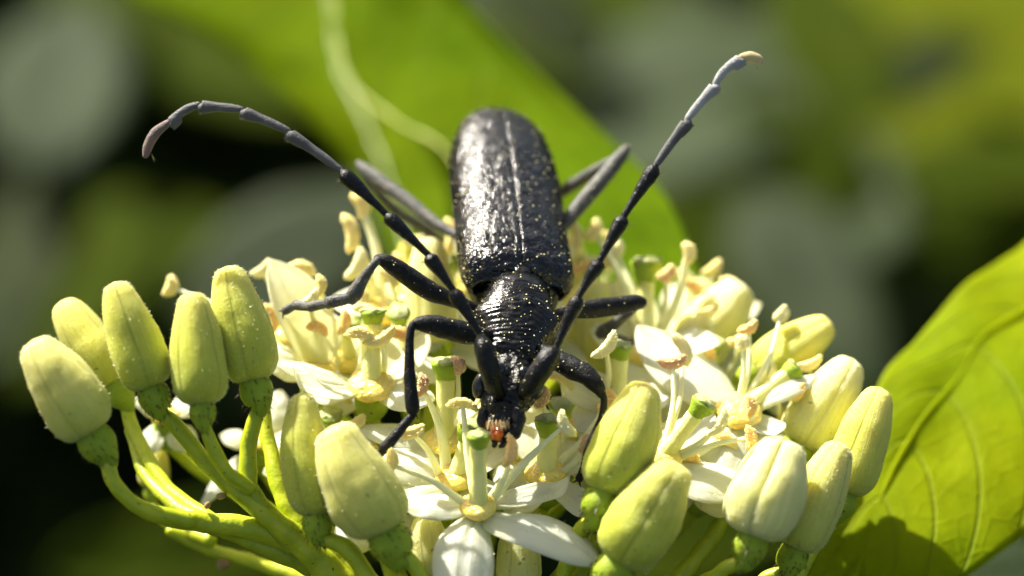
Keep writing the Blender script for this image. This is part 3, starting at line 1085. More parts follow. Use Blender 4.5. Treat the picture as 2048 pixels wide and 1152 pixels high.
flower('pale flower behind the right front leg with a long cream anther', (1235, 820, 240),
       [((1130, 760, 300), 120, dict(bow=.05, mat=PETAL_Y)),
        ((1350, 780, 240), 110, dict(bow=.05)),
        ((1290, 900, 160), 100, dict(bow=.05)),
        ((1150, 860, 200), 110, dict(bow=.05))],
       [((1212, 696, 150), 48, dict(ln=74, w=27, col=2, r0=9)),
        ((1280, 790, 150), 20, dict(ln=40, w=24, col=3))],
       ((1240, 690, 210), dict(r=19, head=28)), UPF, 44)
flower('cream flower hidden behind the beetle thorax', (1040, 720, 420),
       [((900, 700, 420), 130, dict(bow=.05, mat=PETAL_Y)),
        ((1180, 740, 400), 130, dict(bow=.05, mat=PETAL_Y)),
        ((1130, 600, 520), 130, dict(bow=.05, mat=PETAL_Y)),
        ((930, 590, 520), 130, dict(bow=.05, mat=PETAL_Y))],
       [((905, 475, 520), 92, dict(ln=80, w=34, col=0, r0=16, r1=14)),
        ((1150, 480, 520), 88, dict(ln=70, w=30, col=0, r0=13))],
       None, UPF, 46)
flower('small white flower blurred behind the left stalks', (330, 830, 330),
       [((262, 800, 300), 46, dict(bow=.12, cup=-.3)),
        ((285, 905, 330), 60, dict(bow=.05, cup=-.3)),
        ((390, 900, 330), 70, dict(bow=.05, cup=-.3)),
        ((400, 790, 380), 70, dict(bow=.05, cup=-.3))],
       [], None, UPF, 30)
flower('white flower hanging in the gap between the left stalks', (520, 880, 400),
       [((398, 1015, 380), 40, dict(bow=.05, cup=-.3)),
        ((440, 870, 400), 56, dict(bow=.05, cup=-.3)),
        ((620, 870, 380), 90, dict(bow=.05, cup=-.3)),
        ((560, 780, 450), 80, dict(bow=.05, cup=-.3))],
       [], None, UPF, 30)

def filler(label, px, py, d, size=165, rot=0.0, petal=None, st_=4, pis=True, cols=(0, 2, 1, 0), w=84):
    """a flower of the crowd further back in the cluster"""
    r = random.Random(int(px * 7 + py))
    k = 1 + d / DPX
    c = C3(px, py, d)
    e1 = nrm(np.cross(UPF, [0, 0, 1.0]))
    e2 = nrm(np.cross(nrm(UPF), e1))
    def pix(v):
        kk = 1 - v[2] / DPX
        return (v[0] / kk + 1024, 576 - v[1] / kk, -v[2])
    u = nrm(UPF)
    P = []
    for q in range(4):
        a = rot + q * math.pi / 2 + r.uniform(-.2, .2)
        v = c + (e1 * math.cos(a) + e2 * math.sin(a)) * size * r.uniform(.88, 1.1) + u * r.uniform(-40, 30)
        P.append((pix(v), w * r.uniform(.8, 1.15), dict(bow=r.uniform(-.02, .1), cup=r.uniform(-.4, .1), curl=r.choice((0, 0, .5, -.4)))))
    S = []
    for q in range(st_):
        a = rot + math.pi / 4 + q * math.pi / 2 + r.uniform(-.3, .3)
        v = c + (e1 * math.cos(a) + e2 * math.sin(a)) * size * r.uniform(.3, .6) + u * size * r.uniform(.65, .95)
        S.append((pix(v), r.uniform(0, 180), dict(ln=r.uniform(48, 66), w=r.uniform(24, 30), col=cols[q % len(cols)], r0=6.5)))
    flower(label, (px, py, d), P, S, (pix(c + u * size * .72), dict(r=17, head=25)) if pis else None, UPF, 40, petal)
FL = [
    ('white flower filling the gap right of the slim green bud', 665, 905, 290, 150, .3),
    ('flower behind the left front knee of the beetle', 800, 700, 340, 150, .9),
    ('pale flower in the gap under the cream sail petal', 585, 665, 420, 140, .2),
    ('cream flower behind the left side of the wing case base', 900, 590, 600, 150, .5),
    ('cream flower behind the right side of the wing case base', 1180, 600, 640, 150, .1),
    ('flower in the shade between the head and the upright pale bud', 1120, 880, 260, 140, .6),
    ('flower low in the gap under the right front leg', 1270, 960, 260, 150, .2),
    ('flower behind the slanting white petal right of centre', 1420, 760, 420, 150, .7),
    ('flower at the far right of the open ones beside the curled petals', 1590, 840, 320, 130, .4),
    ('flower behind the front pistil and the beetle jaws', 1010, 900, 260, 150, .1),
    ('white flower low behind the fat cream bud', 760, 1010, 250, 140, .8),
    ('flower half covered by the right hand green ridged bud', 1400, 960, 240, 140, .5),
    ('topmost blurred flower at the upper right of the cluster', 1400, 640, 620, 140, .3),
    ('flower between the sail petal and the raised middle leg', 700, 720, 380, 150, .0),
]
for i, a in enumerate(FL):
    filler(*a, petal=(PETAL_Y if i in (3, 4, 12) else None), st_=(3 if i in (5, 9, 10, 1) else 4), w=88)

# ------------------------------------------------------------------ buds
bud('leftmost bud, fat and cream with a blushed tip, leaning out to the left', (64, 680, -90), (182, 866, -70), 150, BUDS[0], stem=[(228, 965, -72), (280, 1014, -50), (380, 1042, -5)], stem_r=15, blunt=.42, lump=.06, tw=.5)
bud('yellow bud behind the leftmost one, out of focus', (122, 602, 260), (228, 770, 240), 124, BUDS[3], stem=[(262, 850, 230), (330, 970, 160), (420, 1040, 90)], tw=.2, blunt=.36, fuzz=False)
bud('third bud from the left, tall yellow green on a slanting stalk', (228, 564, -30), (302, 775, -20), 128, BUDS[1], stem=[(350, 850, -5), (430, 945, 10), (520, 1020, 30)], tw=.9, blunt=.36, stem_r=17)
bud('green bud with a brown scarred tip, in front of the tall pair', (384, 584, -40), (404, 808, -50), 124, BUDS[1], stem=[(424, 890, -40), (455, 945, -25), (498, 975, 0)], tw=.1, blunt=.38, ov=.85, stem_r=14)
bud('tallest bud of the left group, flat topped and yellow green', (454, 532, 20), (508, 762, 10), 134, BUDS[1], stem=[(499, 880, 15), (495, 965, 10)], tw=.7, blunt=.44, stem_r=17)
bud('slim green bud standing in the shade of the fat cream bud', (603, 785, -20), (632, 1030, -30), 118, BUDS[1], stem=[(690, 1095, -30), (740, 1160, -20), (780, 1230, 0)], tw=.4, blunt=.30, bend=-.03, stem_r=18)
bud('fat cream bud left of the front flower, tilted to the left', (662, 852, -75), (770, 1062, -70), 164, BUDS[0], stem=[(818, 1120, -70), (850, 1170, -60), (880, 1230, -20)], tw=.1, blunt=.52, bend=-.03, stem_r=16)
bud('upright pale bud right of the beetle chin, leaning right with a sunlit tip', (1292, 765, -30), (1210, 985, -40), 152, BUDS[1], stem=[(1160, 1060, -20), (1120, 1170, 20)], tw=.3, blunt=.34, bend=.02)
bud('green ridged bud at bottom right of the front flower', (1358, 925, -80), (1238, 1125, -70), 166, BUDS[1], stem=[(1180, 1200, -50), (1130, 1260, 0)], tw=.75, blunt=.46, lump=.07, stem_r=16)
bud('half open whitish bud with parting petals among the right hand buds', (1572, 878, -60), (1506, 1072, -70), 164, BUDS[2], stem=[(1445, 1140, -60), (1400, 1200, -20)], open_=1.0, tw=.55, blunt=.52, lump=.07, ov=.85, stem_r=14)
bud('narrow bud tucked right behind the half open bud', (1682, 885, 10), (1592, 1098, 10), 124, BUDS[0], stem=[(1530, 1160, 20), (1500, 1220, 30)], tw=.1, blunt=.42)
bud('rightmost bud, plain yellow, against the sunlit leaf', (1762, 775, 150), (1688, 985, 150), 130, BUDS[3], stem=[(1640, 1070, 150), (1580, 1180, 130)], tw=.4, blunt=.36, fuzz=False)
bud('pale cream bud behind the curled petals at right', (1708, 718, 260), (1600, 890, 260), 150, BUDS[2], stem=[(1540, 990, 240), (1480, 1120, 200)], tw=.8, blunt=.40, fuzz=False)
bud('yellow bud pointing right, just above the pale cream bud', (1664, 645, 330), (1515, 745, 340), 122, BUDS[3], stem=[(1440, 850, 320), (1400, 1000, 280)], tw=.3, blunt=.42, fuzz=False)
bud('large blurred whitish bud at upper right of the cluster', (1488, 568, 480), (1372, 720, 470), 150, BUDS[2], stem=[(1320, 800, 440), (1280, 950, 380)], tw=.0, blunt=.50, fuzz=False)
bud('blurred cream bud left of the wing cases behind the antenna', (858, 474, 420), (862, 690, 420), 128, BUDS[2], stem=[(862, 780, 400), (860, 900, 350)], tw=.4, blunt=.40, fuzz=False)
bud('thin green bud blurred behind the left antenna', (812, 478, 600), (806, 640, 600), 60, BUDS[1], stem=[(810, 720, 560), (830, 860, 500)], tw=.4, fuzz=False)
bud('olive bud blurred behind the right middle leg', (1185, 560, 520), (1190, 800, 500), 170, BUDS[0], stem=[(1180, 900, 460), (1150, 1000, 400)], tw=.4, blunt=.4, fuzz=False)
bud('pale bud blurred behind the right antenna root', (1140, 470, 620), (1150, 700, 600), 110, BUDS[0], stem=[(1150, 800, 560), (1120, 1000, 500)], tw=.1, fuzz=False)
bud('small blurred bud deep in the gap under the left buds', (312, 885, 420), (306, 975, 420), 76, BUDS[0], stem=[(330, 1040, 380), (420, 1080, 300)], tw=.4, fuzz=False)
bud('rounded pale bud directly under the front flower, left side', (850, 1030, 60), (870, 1150, 60), 96, BUDS[2], stem=[(900, 1230, 60), (900, 1280, 60)], tw=.4, blunt=.7, fuzz=False)
bud('pale bud under the front flower between its two lower petals', (1040, 1040, 60), (1035, 1180, 60), 104, BUDS[2], stem=[(1010, 1250, 60), (980, 1300, 60)], tw=.4, blunt=.7, fuzz=False)

# ------------------------------------------------------------------ branching stalk
st = thing('flower_stalk', 'yellow green branching stalk carrying the whole flower cluster', 'stalk', C3(900, 1500, 200))
def branch(pts, rad, mat=STALK, n=46):
    return obj('branch', tube([C3(*p) for p in pts], [x * .72 for x in rad], n * 2, 18, rough=.20, rf=.03), mat, st)
branch([(214, 925, -72), (232, 975, -72), (296, 1024, -45), (400, 1045, 20), (520, 1060, 50), (640, 1110, 80), (760, 1220, 120), (900, 1480, 190)], [15, 18, 23, 28, 34, 46, 60, 80], STALK)
branch([(258, 860, 240), (290, 950, 180), (380, 1030, 80), (480, 1070, 60), (620, 1130, 100)], [13, 18, 24, 28, 34], STALK_D)
branch([(340, 1062, 330), (420, 1098, 340), (520, 1128, 330), (640, 1180, 300), (800, 1350, 240)], [16, 19, 22, 28, 40], STALK)
branch([(335, 832, -15), (400, 910, 0), (480, 985, 15), (560, 1050, 30), (650, 1130, 60), (760, 1260, 120), (880, 1460, 190)], [15, 18, 24, 34, 44, 56, 66], STALK)
branch([(497, 965, 10), (530, 1020, 25), (590, 1090, 50)], [18, 26, 34], STALK_D)
branch([(525, 800, 170), (540, 900, 130), (570, 1000, 90), (640, 1110, 80), (740, 1240, 120)], [20, 22, 28, 40, 50], STALK)
branch([(570, 900, 240), (600, 1000, 190), (650, 1090, 140), (740, 1220, 150)], [18, 22, 28, 40], STALK)
branch([(700, 900, 300), (730, 1000, 280), (780, 1120, 240), (850, 1300, 220)], [18, 22, 30, 44], STALK_D)
branch([(960, 1060, 60), (975, 1100, 70), (985, 1180, 100), (950, 1360, 170)], [16, 18, 22, 40], STALK_D)
branch([(1180, 1020, 10), (1150, 1100, 60), (1080, 1220, 130), (960, 1440, 190)], [16, 22, 30, 50], STALK_D)
branch([(1430, 1150, -20), (1300, 1220, 60), (1140, 1320, 130), (960, 1480, 190)], [16, 22, 30, 50], STALK_D)
branch([(1310, 1000, 130), (1240, 1120, 150), (1120, 1280, 170)], [18, 24, 34], STALK_D)
branch([(1480, 950, 240), (1420, 1080, 230), (1250, 1260, 200)], [18, 24, 34], STALK_D)
branch([(1240, 920, 300), (1200, 1060, 280), (1080, 1280, 230)], [18, 24, 34], STALK_D)
branch([(900, 1440, 190), (930, 1700, 260), (980, 2300, 500), (1040, 3400, 1100)], [90, 80, 75, 80], STALK_D)
NODE = plant_mat('node_brown', (.20, .12, .05), (.34, .24, .12), bscale=60, bump=.02)
for p, r_ in (((442, 992, 5), 10), ((447, 1128, 325), 16), ((415, 1010, 20), 9)):
    c = C3(*p)
    obj('bud_scar', ellipsoid(c, np.array([r_, 0, 0]), np.array([0, r_ * .8, 0]), np.array([0, 0, r_]), 10, 7, .6, .1), NODE, st)

# ------------------------------------------------------------------ the beetle
BG = thing('beetle', 'black longhorn beetle with long curved antennae feeding head down on white flowers', 'beetle', C3(1020, 700, 130))
sfn = np.array([0.17, 0.70, 0.66])                    # dorsal direction of the wing cases
AX = nrm([-0.085, 0.665, -0.742])
NR = sfn - AX * sfn.dot(AX)
NR = nrm(NR)
SD = nrm(np.cross(AX, NR))
if SD[0] < 0:
    SD = -SD
CB = C3(1036, 587, 195)
LEN = 600.0
wt = [0, .015, .05, .12, .30, .55, .70, .80, .88, .94, .98, 1.0]
wv = [.80, .90, .97, 1.0, .985, 1.0, .945, .86, .72, .53, .30, .02]
ht = [0, .02, .06, .14, .30, .65, .80, .90, .96, .99, 1.0]
hv = [.40, .68, .86, .97, 1.0, 1.0, .88, .66, .42, .2, .02]
def ely_point(t, u, side, out=0.0):
    """t base to tip, u 0 at the suture .. 1 at the side edge; side -1 left, 1 right"""
    W = 119 * np.interp(t, wt, wv)
    H = 88 * np.interp(t, ht, hv)
    th = math.pi / 2 * (1 - u)
    x = W * math.cos(th) ** .86 if u > 0 else 0.0
    z = H * (math.sin(th) ** .80 if u < 1 else 0.0)
    c = CB + AX * LEN * t - NR * 16 * math.sin(math.pi * t) * 0
    sut = -1.2 * math.exp(-(u / .035) ** 2)
    rid = 1.1 * math.exp(-((u - .03) / .016) ** 2) * (1 - t * .4)
    hum = 9 * math.exp(-((t - .055) / .05) ** 2 - ((u - .66) / .16) ** 2)
    lng = .5 * math.cos(u * 17) * math.sin(math.pi * min(1, t * 1.15))
    p = c + SD * side * (x + .6) + NR * z
    nn = nrm(SD * side * x / W ** 1.1 + NR * z / max(H, 1) ** 1.1)
    rg = 1.35 - 1.0 * t
    rug = (2.6 * nz(p, .055, 2) + 1.7 * nz(p, .12, 7)) * rg + .8 * nz(p, .2, 4)
    edge = 0.0
    if u > .9:
        rug *= (1 - u) / .1
        edge = 3.0 * math.exp(-((u - .975) / .02) ** 2)
    return p + nn * (rug + sut + rid + hum + lng * rg + edge + out)
ely_samples = []
for side in (-1, 1):
    nt_, nu_ = 150, 54
    V, F = [], []
    us = np.linspace(0, 1, nu_) ** 1.15
    ts = np.concatenate([np.linspace(0, .1, 26), np.linspace(.1, .85, 92)[1:], np.linspace(.85, 1, 34)[1:]])
    for t_ in ts:
        for u_ in us:
            p = ely_point(t_, u_, side)
            V.append(p)
            if rnd.random() < .2 * (1 - .6 * t_) and t_ < .97:
                ely_samples.append(p)
    k_ = len(us)
    m_ = len(V)
    # underside, a shell thickness of cuticle turned in below the edge
    for t_ in ts:
        W = 119 * np.interp(t_, wt, wv)
        H = 88 * np.interp(t_, ht, hv)
        c = CB + AX * LEN * t_
        V.append(c + SD * side * (W * .93) - NR * 16 * min(1, H / 40))
        V.append(c + SD * side * 1.0 + NR * max(-10, H - 30) * .6)
    for i in range(len(ts) - 1):
        for j in range(k_ - 1):
            a = i * k_ + j
            F.append((a, a + 1, a + 1 + k_, a + k_))
        a, b = i * k_ + k_ - 1, (i + 1) * k_ + k_ - 1
        ia = m_ + i * 2
        F.append((a, ia, ia + 2, b))
        F.append((ia, ia + 1, ia + 3, ia + 2))
        F.append((ia + 1, i * k_, (i + 1) * k_, ia + 3))
    F.append(tuple(range(k_)) + (m_, m_ + 1))
    if side > 0:
        F = [tuple(reversed(f)) for f in F]
    obj('wing_case', (np.array(V), F), ELY, BG)

# body: abdomen, thorax, pronotum and head as one skin
BN = [  # centre, half width, dorsal height, ventral height, dorsal direction
    (CB + AX * 560 - NR * 12, 20, 6, 14, NR), (CB + AX * 500 - NR * 12, 66, 14, 36, NR), (CB + AX * 380 - NR * 12, 98, 16, 56, NR),
    (CB + AX * 200 - NR * 12, 108, 16, 78, NR), (CB + AX * 60 - NR * 10, 104, 20, 86, NR), (CB + AX * 5 - NR * 2, 88, 34, 80, NR)]
PN = nrm([.10, .70, .70])
PN2 = nrm([.05, .50, .86])
HN = nrm([.0, .22, .97])
pron = [((1036, 592, 180), 66, 56, 70, PN), ((1035, 604, 168), 72, 63, 70, PN), ((1034, 622, 154), 79, 66, 68, PN), ((1032, 645, 136), 88, 68, 66, PN), ((1030, 668, 118), 84, 66, 64, PN),
        ((1027, 690, 102), 74, 62, 60, PN), ((1024, 712, 86), 64, 57, 56, PN2), ((1022, 728, 74), 58, 52, 54, PN2),
        ((1021, 738, 66), 54, 47, 52, PN2), ((1020, 748, 58), 56, 49, 50, HN), ((1019, 764, 46), 58, 48, 50, HN), ((1015, 782, 34), 60, 46, 50, HN), ((1010, 800, 26), 54, 42, 48, HN),
        ((1006, 820, 20), 45, 38, 44, HN), ((1006, 842, 14), 40, 34, 38, HN), ((1006, 862, 10), 36, 28, 30, HN), ((1004, 876, 8), 27, 22, 22, HN), ((1002, 885, 8), 10, 10, 10, HN)]
BN += [(C3(*a), b, c, d, e) for a, b, c, d, e in pron]
cen = [b[0] for b in BN]
par = [[b[1], b[2], b[3], *b[4]] for b in BN]
n_b = 330
P_, q_ = catmull(cen, par, n_b)
T_ = np.gradient(P_, axis=0)
seg = np.linalg.norm(np.diff(np.array(cen), axis=0), axis=1)
cum = np.concatenate([[0], np.cumsum(seg)])
s_pron0, s_pron1, s_end = cum[6], cum[13], cum[-1]
sall = np.linspace(0, cum[-1], n_b)
R = []
body_samples = []
for i in range(n_b):
    t_ = nrm(T_[i])
    nn = q_[i, 3:6]
    nn = nrm(nn - t_ * nn.dot(t_))
    sd = nrm(np.cross(nn, t_))
    if sd[0] < 0:
        sd = -sd
    hw, hd, hv_ = q_[i, 0], q_[i, 1], q_[i, 2]
    ring = []
    s = sall[i]
    inp = 1.0 if s_pron0 + 4 < s < s_pron1 - 4 else 0.0
    head = 1.0 if s >= s_pron1 else 0.0
    for j in range(96):
        th = 2 * math.pi * j / 96
        cx, sx = math.cos(th), math.sin(th)
        x = hw * abs(cx) ** .9 * (1 if cx > 0 else -1)
        z = (hd if sx > 0 else hv_) * abs(sx) ** .88 * (1 if sx > 0 else -1)
        p = P_[i] + sd * x + nn * z
        dn = nrm(sd * x / hw + nn * z / max(hd, 1))
        e = 0.0
        if inp and sx > -.3:
            w_ = s - s_pron0 + 20 * nz([x * .022, s * .02, 0], 1, 3) + 5 * nz([x * .07, s * .04, 0], 1, 8)
            fade = max(0, 1 - max(0, abs(x) / hw - .5) / .45)
            e += (2.6 + 2.4 * nz([x * .05, s * .05, 4], 1, 1)) * abs(math.sin(w_ * math.pi / 11.0)) * fade - 1.0
            e += (1 - fade) * 3.2 * nz(p, .11, 5)
            e += 5 * math.exp(-((x - 18) / 9) ** 2 - ((s - s_pron0 - 62) / 10) ** 2)
            e += 7 * math.exp(-((abs(x) - hw * .93) / 16) ** 2 - ((s - s_pron0 - 82) / 20) ** 2)
        if s_pron1 - 14 < s < s_pron1 + 1:
            e += 3.0
        if head and sx > -.2:
            hs = s - s_pron1
            e += 2.6 * nz(p, .07, 6) + 1.2 * nz(p, .16, 2)
            e -= 5.0 * math.exp(-(x / 4.5) ** 2) * max(0, 1 - abs(hs - 62) / 34)            # furrow between the antennae
            e += 8.0 * math.exp(-((abs(x) - 17) / 9) ** 2) * math.exp(-((hs - 62) / 20) ** 2)   # tubercles
            e -= 7.0 * math.exp(-((abs(x) - 42) / 9) ** 2) * math.exp(-((hs - 66) / 14) ** 2)   # sockets
            e -= 6.0 * math.exp(-((hs - 92) / 7) ** 2) * math.exp(-(x / 26) ** 2)
            e += 4.0 * math.exp(-((hs - 106) / 8) ** 2) * math.exp(-(x / 24) ** 2)
            e -= 4.5 * math.exp(-((hs - 124) / 5) ** 2) * math.exp(-(x / 26) ** 2)
        p = p + dn * e
        ring.append(p)
        if sx > -.1 and s > s_pron0 and rnd.random() < .12:
            body_samples.append(p)
    R.append(np.array(ring))
body = obj('body', rings(R), PRO, BG)
body.data.materials.append(HEADM)
npoly = len(body.data.polygons)
hi = int(n_b * s_pron1 / cum[-1])
for f_i in range(npoly - 96 * 2):
    if f_i // 96 >= hi:
        body.data.polygons[f_i].material_index = 1

# scutellum
sc_c = ely_point(0.02, 0.0, 1) + AX * 4 - NR * 2
obj('scutellum', ellipsoid(sc_c, SD * 20, NR * 7, AX * 24, 14, 9, .05), PRO, BG)
# eyes: kidney shaped, wrapping the antennal sockets
for c, a, b in (((960, 771, 12), (9, 3, 12), (4, 27, 0)), ((1071, 782, 16), (12, -3, 12), (9, 20, 0))):
    a_, b_ = np.array(a, float), np.array(b, float)
    obj('eye', ellipsoid(C3(*c), a_, nrm(np.cross(a_, b_)) * 16, b_, 20, 13, .04), EYE, BG)
for c, r_ in (((987, 776, -20), 11), ((1051, 790, -16), 11), ((1001, 738, -2), 11), ((1047, 746, 0), 11)):
    obj('head_bump', ellipsoid(C3(*c), np.array([r_, 2, 0.]), np.array([0, 0, r_ * .7]), np.array([-2, r_ * 1.15, 0.]), 14, 9, .15, .1), EYE, BG)
# mouthparts
obj('mandible', tube([C3(1034, 822, -8), C3(1036, 845, -14), C3(1028, 868, -16), C3(1012, 884, -16)], [13, 15, 13, 6], 18, 14, rough=.25, rf=.06), HEADM, BG)
obj('mandible', tube([C3(968, 822, 4), C3(966, 842, 2), C3(976, 862, 0), C3(992, 882, -4)], [11, 12, 9, 5], 18, 14, rough=.25, rf=.06), HEADM, BG)
obj('labrum', ellipsoid(C3(992, 867, -22), np.array([15, -3, 0.]), np.array([0, 3, 9.]), np.array([3, 12.5, 0.]), 20, 12, .35, .09), LAB, BG, label='glossy orange upper lip')
obj('palp', tube([C3(985, 876, -16), C3(990, 886, -20), C3(988, 892, -20)], [5, 6, 5], 8, 10), PRO, BG)
obj('palp', tube([C3(1012, 878, -12), C3(1006, 890, -16), C3(1000, 893, -18)], [5, 6, 4], 8, 10), PRO, BG)
hp, hn_ = [], []
for i in range(40):
    x = 973 + i * 1.15
    hp.append(C3(x, 843 + 3 * math.sin(i), -24))
    hn_.append(nrm([(993 - x) * .004, -1, .25]))
hh = obj('lip_bristles', hairs(hp, hn_, 20, 1.0, 110, random.Random(4), .25), HAIR, BG, smooth=False)
hh['kind'] = 'stuff'

def limb(name, nodes, mat, parent, n=26, k=14, flat=None, ref=None, rough=.05, rf=.05):
    return obj(name, tube([C3(*a[:3]) for a in nodes], [a[3] for a in nodes], n, k, flat=flat, ref=ref, rough=rough, rf=rf), mat, parent)

def antenna(joints, scape, mats, side, label):
    """joints from the scape outwards: (px, py, d); every segment widens to its far end"""
    root = limb('antenna', scape, ANTM, BG, 24, 18, rough=.08)
    root['label'] = label
    n = len(joints) - 1
    for i in range(n):
        a, b = C3(*joints[i]), C3(*joints[i + 1])
        ax = b - a
        L = np.linalg.norm(ax)
        ax /= L
        sd = nrm(np.cross([0, 0, 1.0], ax)) * side
        outer = i >= 4
        w0, w1 = (7.2, 15.4) if not outer else (7, 12.4)
        if i >= 7:
            w0, w1 = 7, 11.5
        if i < 4:
            ts_ = [0, .08, .35, .62, .80, .90, .97, 1.0]
            ws = [w0, w0, w0 * 1.3, w1 * .86, w1, w1 * .95, w1 * .62, w1 * .34]
            off = [0, 0, 0, 0, .8, .8, .3, 0]
        elif i < n - 1:
            ts_ = [0, .06, .3, .6, .85, .94, .975, 1.0]
            ws = [w0 * .8, w0, w0 * 1.25, w1 * .78, w1 * .98, w1, w1 * .75, w1 * .4]
            off = [0, 0, 0, 1.0, 3.0, 4.0, 3.0, 0]
        else:
            ts_ = [0, .1, .4, .7, .9, 1.0]
            ws = [w0, w0 * 1.15, w0 * 1.5, w0 * 1.45, w0 * 1.2, w0 * .8]
            off = [0] * 6
        bowv = 0.0
        if i == n - 1:
            bowv = L * .13
        elif i == n - 2:
            bowv = L * .07
        P = [a + ax * L * t_ + sd * o_ - sd * bowv * math.sin(math.pi * t_) for t_, o_ in zip(ts_, off)]
        fl = 1.0 if i < 3 else (.85 if i == 3 else .5)
        g = tube(P, ws, 34, 16, flat=fl, rough=.06, rf=.08)
        sgm = obj('antenna_segment', g, mats[i], root)
        if outer and i < n - 1:
            # the spined outer corner of the flattened segments
            q = a + ax * L * .93
            obj_spine = tube([a + ax * L * .72 + sd * 7, q + sd * 13, a + ax * L * .985 + sd * 18], [7, 5.5, .8], 10, 8, flat=.4)
            sgm2 = merge([g, obj_spine])
            W = world_of(sgm2[0])
            me = bpy.data.meshes.new('antenna_segment')
            me.from_pydata((W - ORIG[sgm]).tolist(), [], sgm2[1])
            me.materials.append(mats[i])
            me.polygons.foreach_set('use_smooth', [True] * len(me.polygons))
            sgm.data = me
        r = random.Random(i)
        if i > 0:
            hp = [a + ax * L * .9 + sd * w1 + np.array([r.uniform(-3, 3) for _ in range(3)]) for _ in range(5)]
            hz = obj('bristles', hairs(hp, [nrm(sd + ax * .6)] * 5, 11, .7, 5, r, .4), HAIR, root, smooth=False)
            hz['kind'] = 'stuff'

antenna([(960, 668, -32), (905, 579, -30), (856, 509, -26), (772, 428, -20), (683, 342, -14), (577, 262, -8), (484, 219, -2), (398, 209, 2), (338, 245, 5), (291, 312, 8)],
        [(998, 788, -8, 13), (988, 772, -22, 18), (980, 740, -36, 21), (972, 710, -40, 21.5), (964, 686, -38, 18), (961, 672, -33, 9)],
        [ANTM, ANTM, ANTM, ANTM, ANTG, ANTG, ANTG, ANTG, ANTR], 1, 'left antenna sweeping out in a long arc to a reddish tip')
antenna([(1110, 700, -28), (1158, 592, -34), (1200, 521, -36), (1248, 432, -34), (1312, 331, -30), (1374, 239, -26), (1430, 168, -22), (1482, 115, -18), (1524, 124, -16)],
        [(1048, 790, -10, 13), (1056, 778, -24, 18), (1076, 748, -36, 22), (1092, 724, -40, 23), (1104, 708, -38, 19), (1110, 700, -30, 10)],
        [ANTM, ANTM, ANTM, ANTM, ANTG, ANTS, ANTS, ANTY], -1, 'right antenna pointing up to silvery joints and a tan tip')

def leg(label, femur, tibia, tarsus, mf=LEGM, mt=LEGM, flat=.7):
    f = limb('leg', femur, mf, BG, 34, 18, flat=.8, rough=.07)
    f['label'] = label
    limb('tibia', tibia, mt, f, 26, 14, flat=flat, rough=.08)
    for i in range(len(tarsus) - 1):
        a, b = tarsus[i], tarsus[i + 1]
        m_ = tuple((x + y) / 2 for x, y in zip(a[:3], b[:3]))
        limb('tarsal_joint', [a, (*m_, a[3] * 1.15), (*b[:3], a[3] * 1.2)], mt, f, 10, 10, flat=.6)
    e, e0 = C3(*tarsus[-1][:3]), C3(*tarsus[-2][:3])
    ea = nrm(e - e0)
    es = nrm(np.cross([0, 0, 1.0], ea))
    for s in (-1, 1):
        obj('claw', tube([e, e + ea * 8 + es * s * 5, e + ea * 12 + es * s * 9 - np.array([0, 3.0, 2.0])], [3.0, 2.0, .7], 8, 8), mt, f)
    t1, t0 = C3(*tibia[-1][:3]), C3(*tibia[-2][:3])
    ta = nrm(t1 - t0)
    tsd = nrm(np.cross([0, 0, 1.0], ta))
    for s in (-1, 1):
        obj('spur', tube([t1 + tsd * s * 5, t1 + tsd * s * 8 + ta * 10], [2.4, .7], 6, 6), mt, f)
    r = random.Random(int(femur[0][0]))
    tp = [np.array(C3(*p[:3])) for p in tibia]
    P_, w_ = catmull(tp, [p[3] for p in tibia], 40)
    pts, nms = [], []
    for i in range(8, 40):
        ax = nrm(P_[min(39, i + 1)] - P_[i - 1])
        sdv = nrm(np.cross([0, 0, 1.], ax))
        for s in (-1, 1):
            pts.append(P_[i] + sdv * s * w_[i, 0] * .9)
            nms.append(nrm(sdv * s * .5 + ax))
    h = obj('leg_hairs', hairs(pts, nms, 9, .6, 90, r, .3), HAIR, f, smooth=False)
    h['kind'] = 'stuff'
    return f

leg('left front leg bent square with its shin upright',
    [(975, 672, 60, 14), (950, 670, 45, 20), (905, 660, 28, 23), (862, 649, 16, 20), (838, 648, 10, 15), (828, 652, 8, 10)],
    [(826, 648, 2, 8), (821, 662, 0, 8), (819, 700, -2, 9), (820, 760, -4, 12), (824, 800, -6, 14), (826, 822, -6, 13), (827, 830, -6, 6)],
    [(824, 832, -8, 8), (808, 850, -12, 9), (794, 868, -16, 10), (768, 898, -16, 8), (752, 915, -10, 5)])
leg('right front leg folded down behind the upright pale bud',
    [(1082, 700, 60, 14), (1110, 718, 45, 21), (1145, 736, 34, 23), (1175, 752, 24, 21), (1196, 775, 18, 15), (1204, 790, 16, 9)],
    [(1202, 780, 14, 8), (1208, 800, 14, 7), (1204, 835, 16, 8), (1194, 865, 20, 11), (1184, 885, 24, 12), (1172, 920, 30, 9)],
    [(1172, 922, 30, 7), (1169, 932, 36, 7), (1164, 946, 42, 7), (1158, 958, 48, 5)])
leg('left middle leg raised over the flowers at left',
    [(950, 618, 150, 12), (905, 600, 140, 15), (860, 582, 130, 20), (810, 548, 120, 20), (770, 522, 112, 15), (754, 517, 110, 9)],
    [(756, 520, 104, 8), (742, 536, 104, 9), (724, 562, 110, 12), (708, 590, 116, 16), (703, 600, 118, 12)],
    [(700, 596, 118, 11), (662, 604, 120, 11), (655, 606, 130, 9), (620, 614, 150, 9), (590, 610, 170, 8), (570, 622, 180, 6)], mt=LEGG)
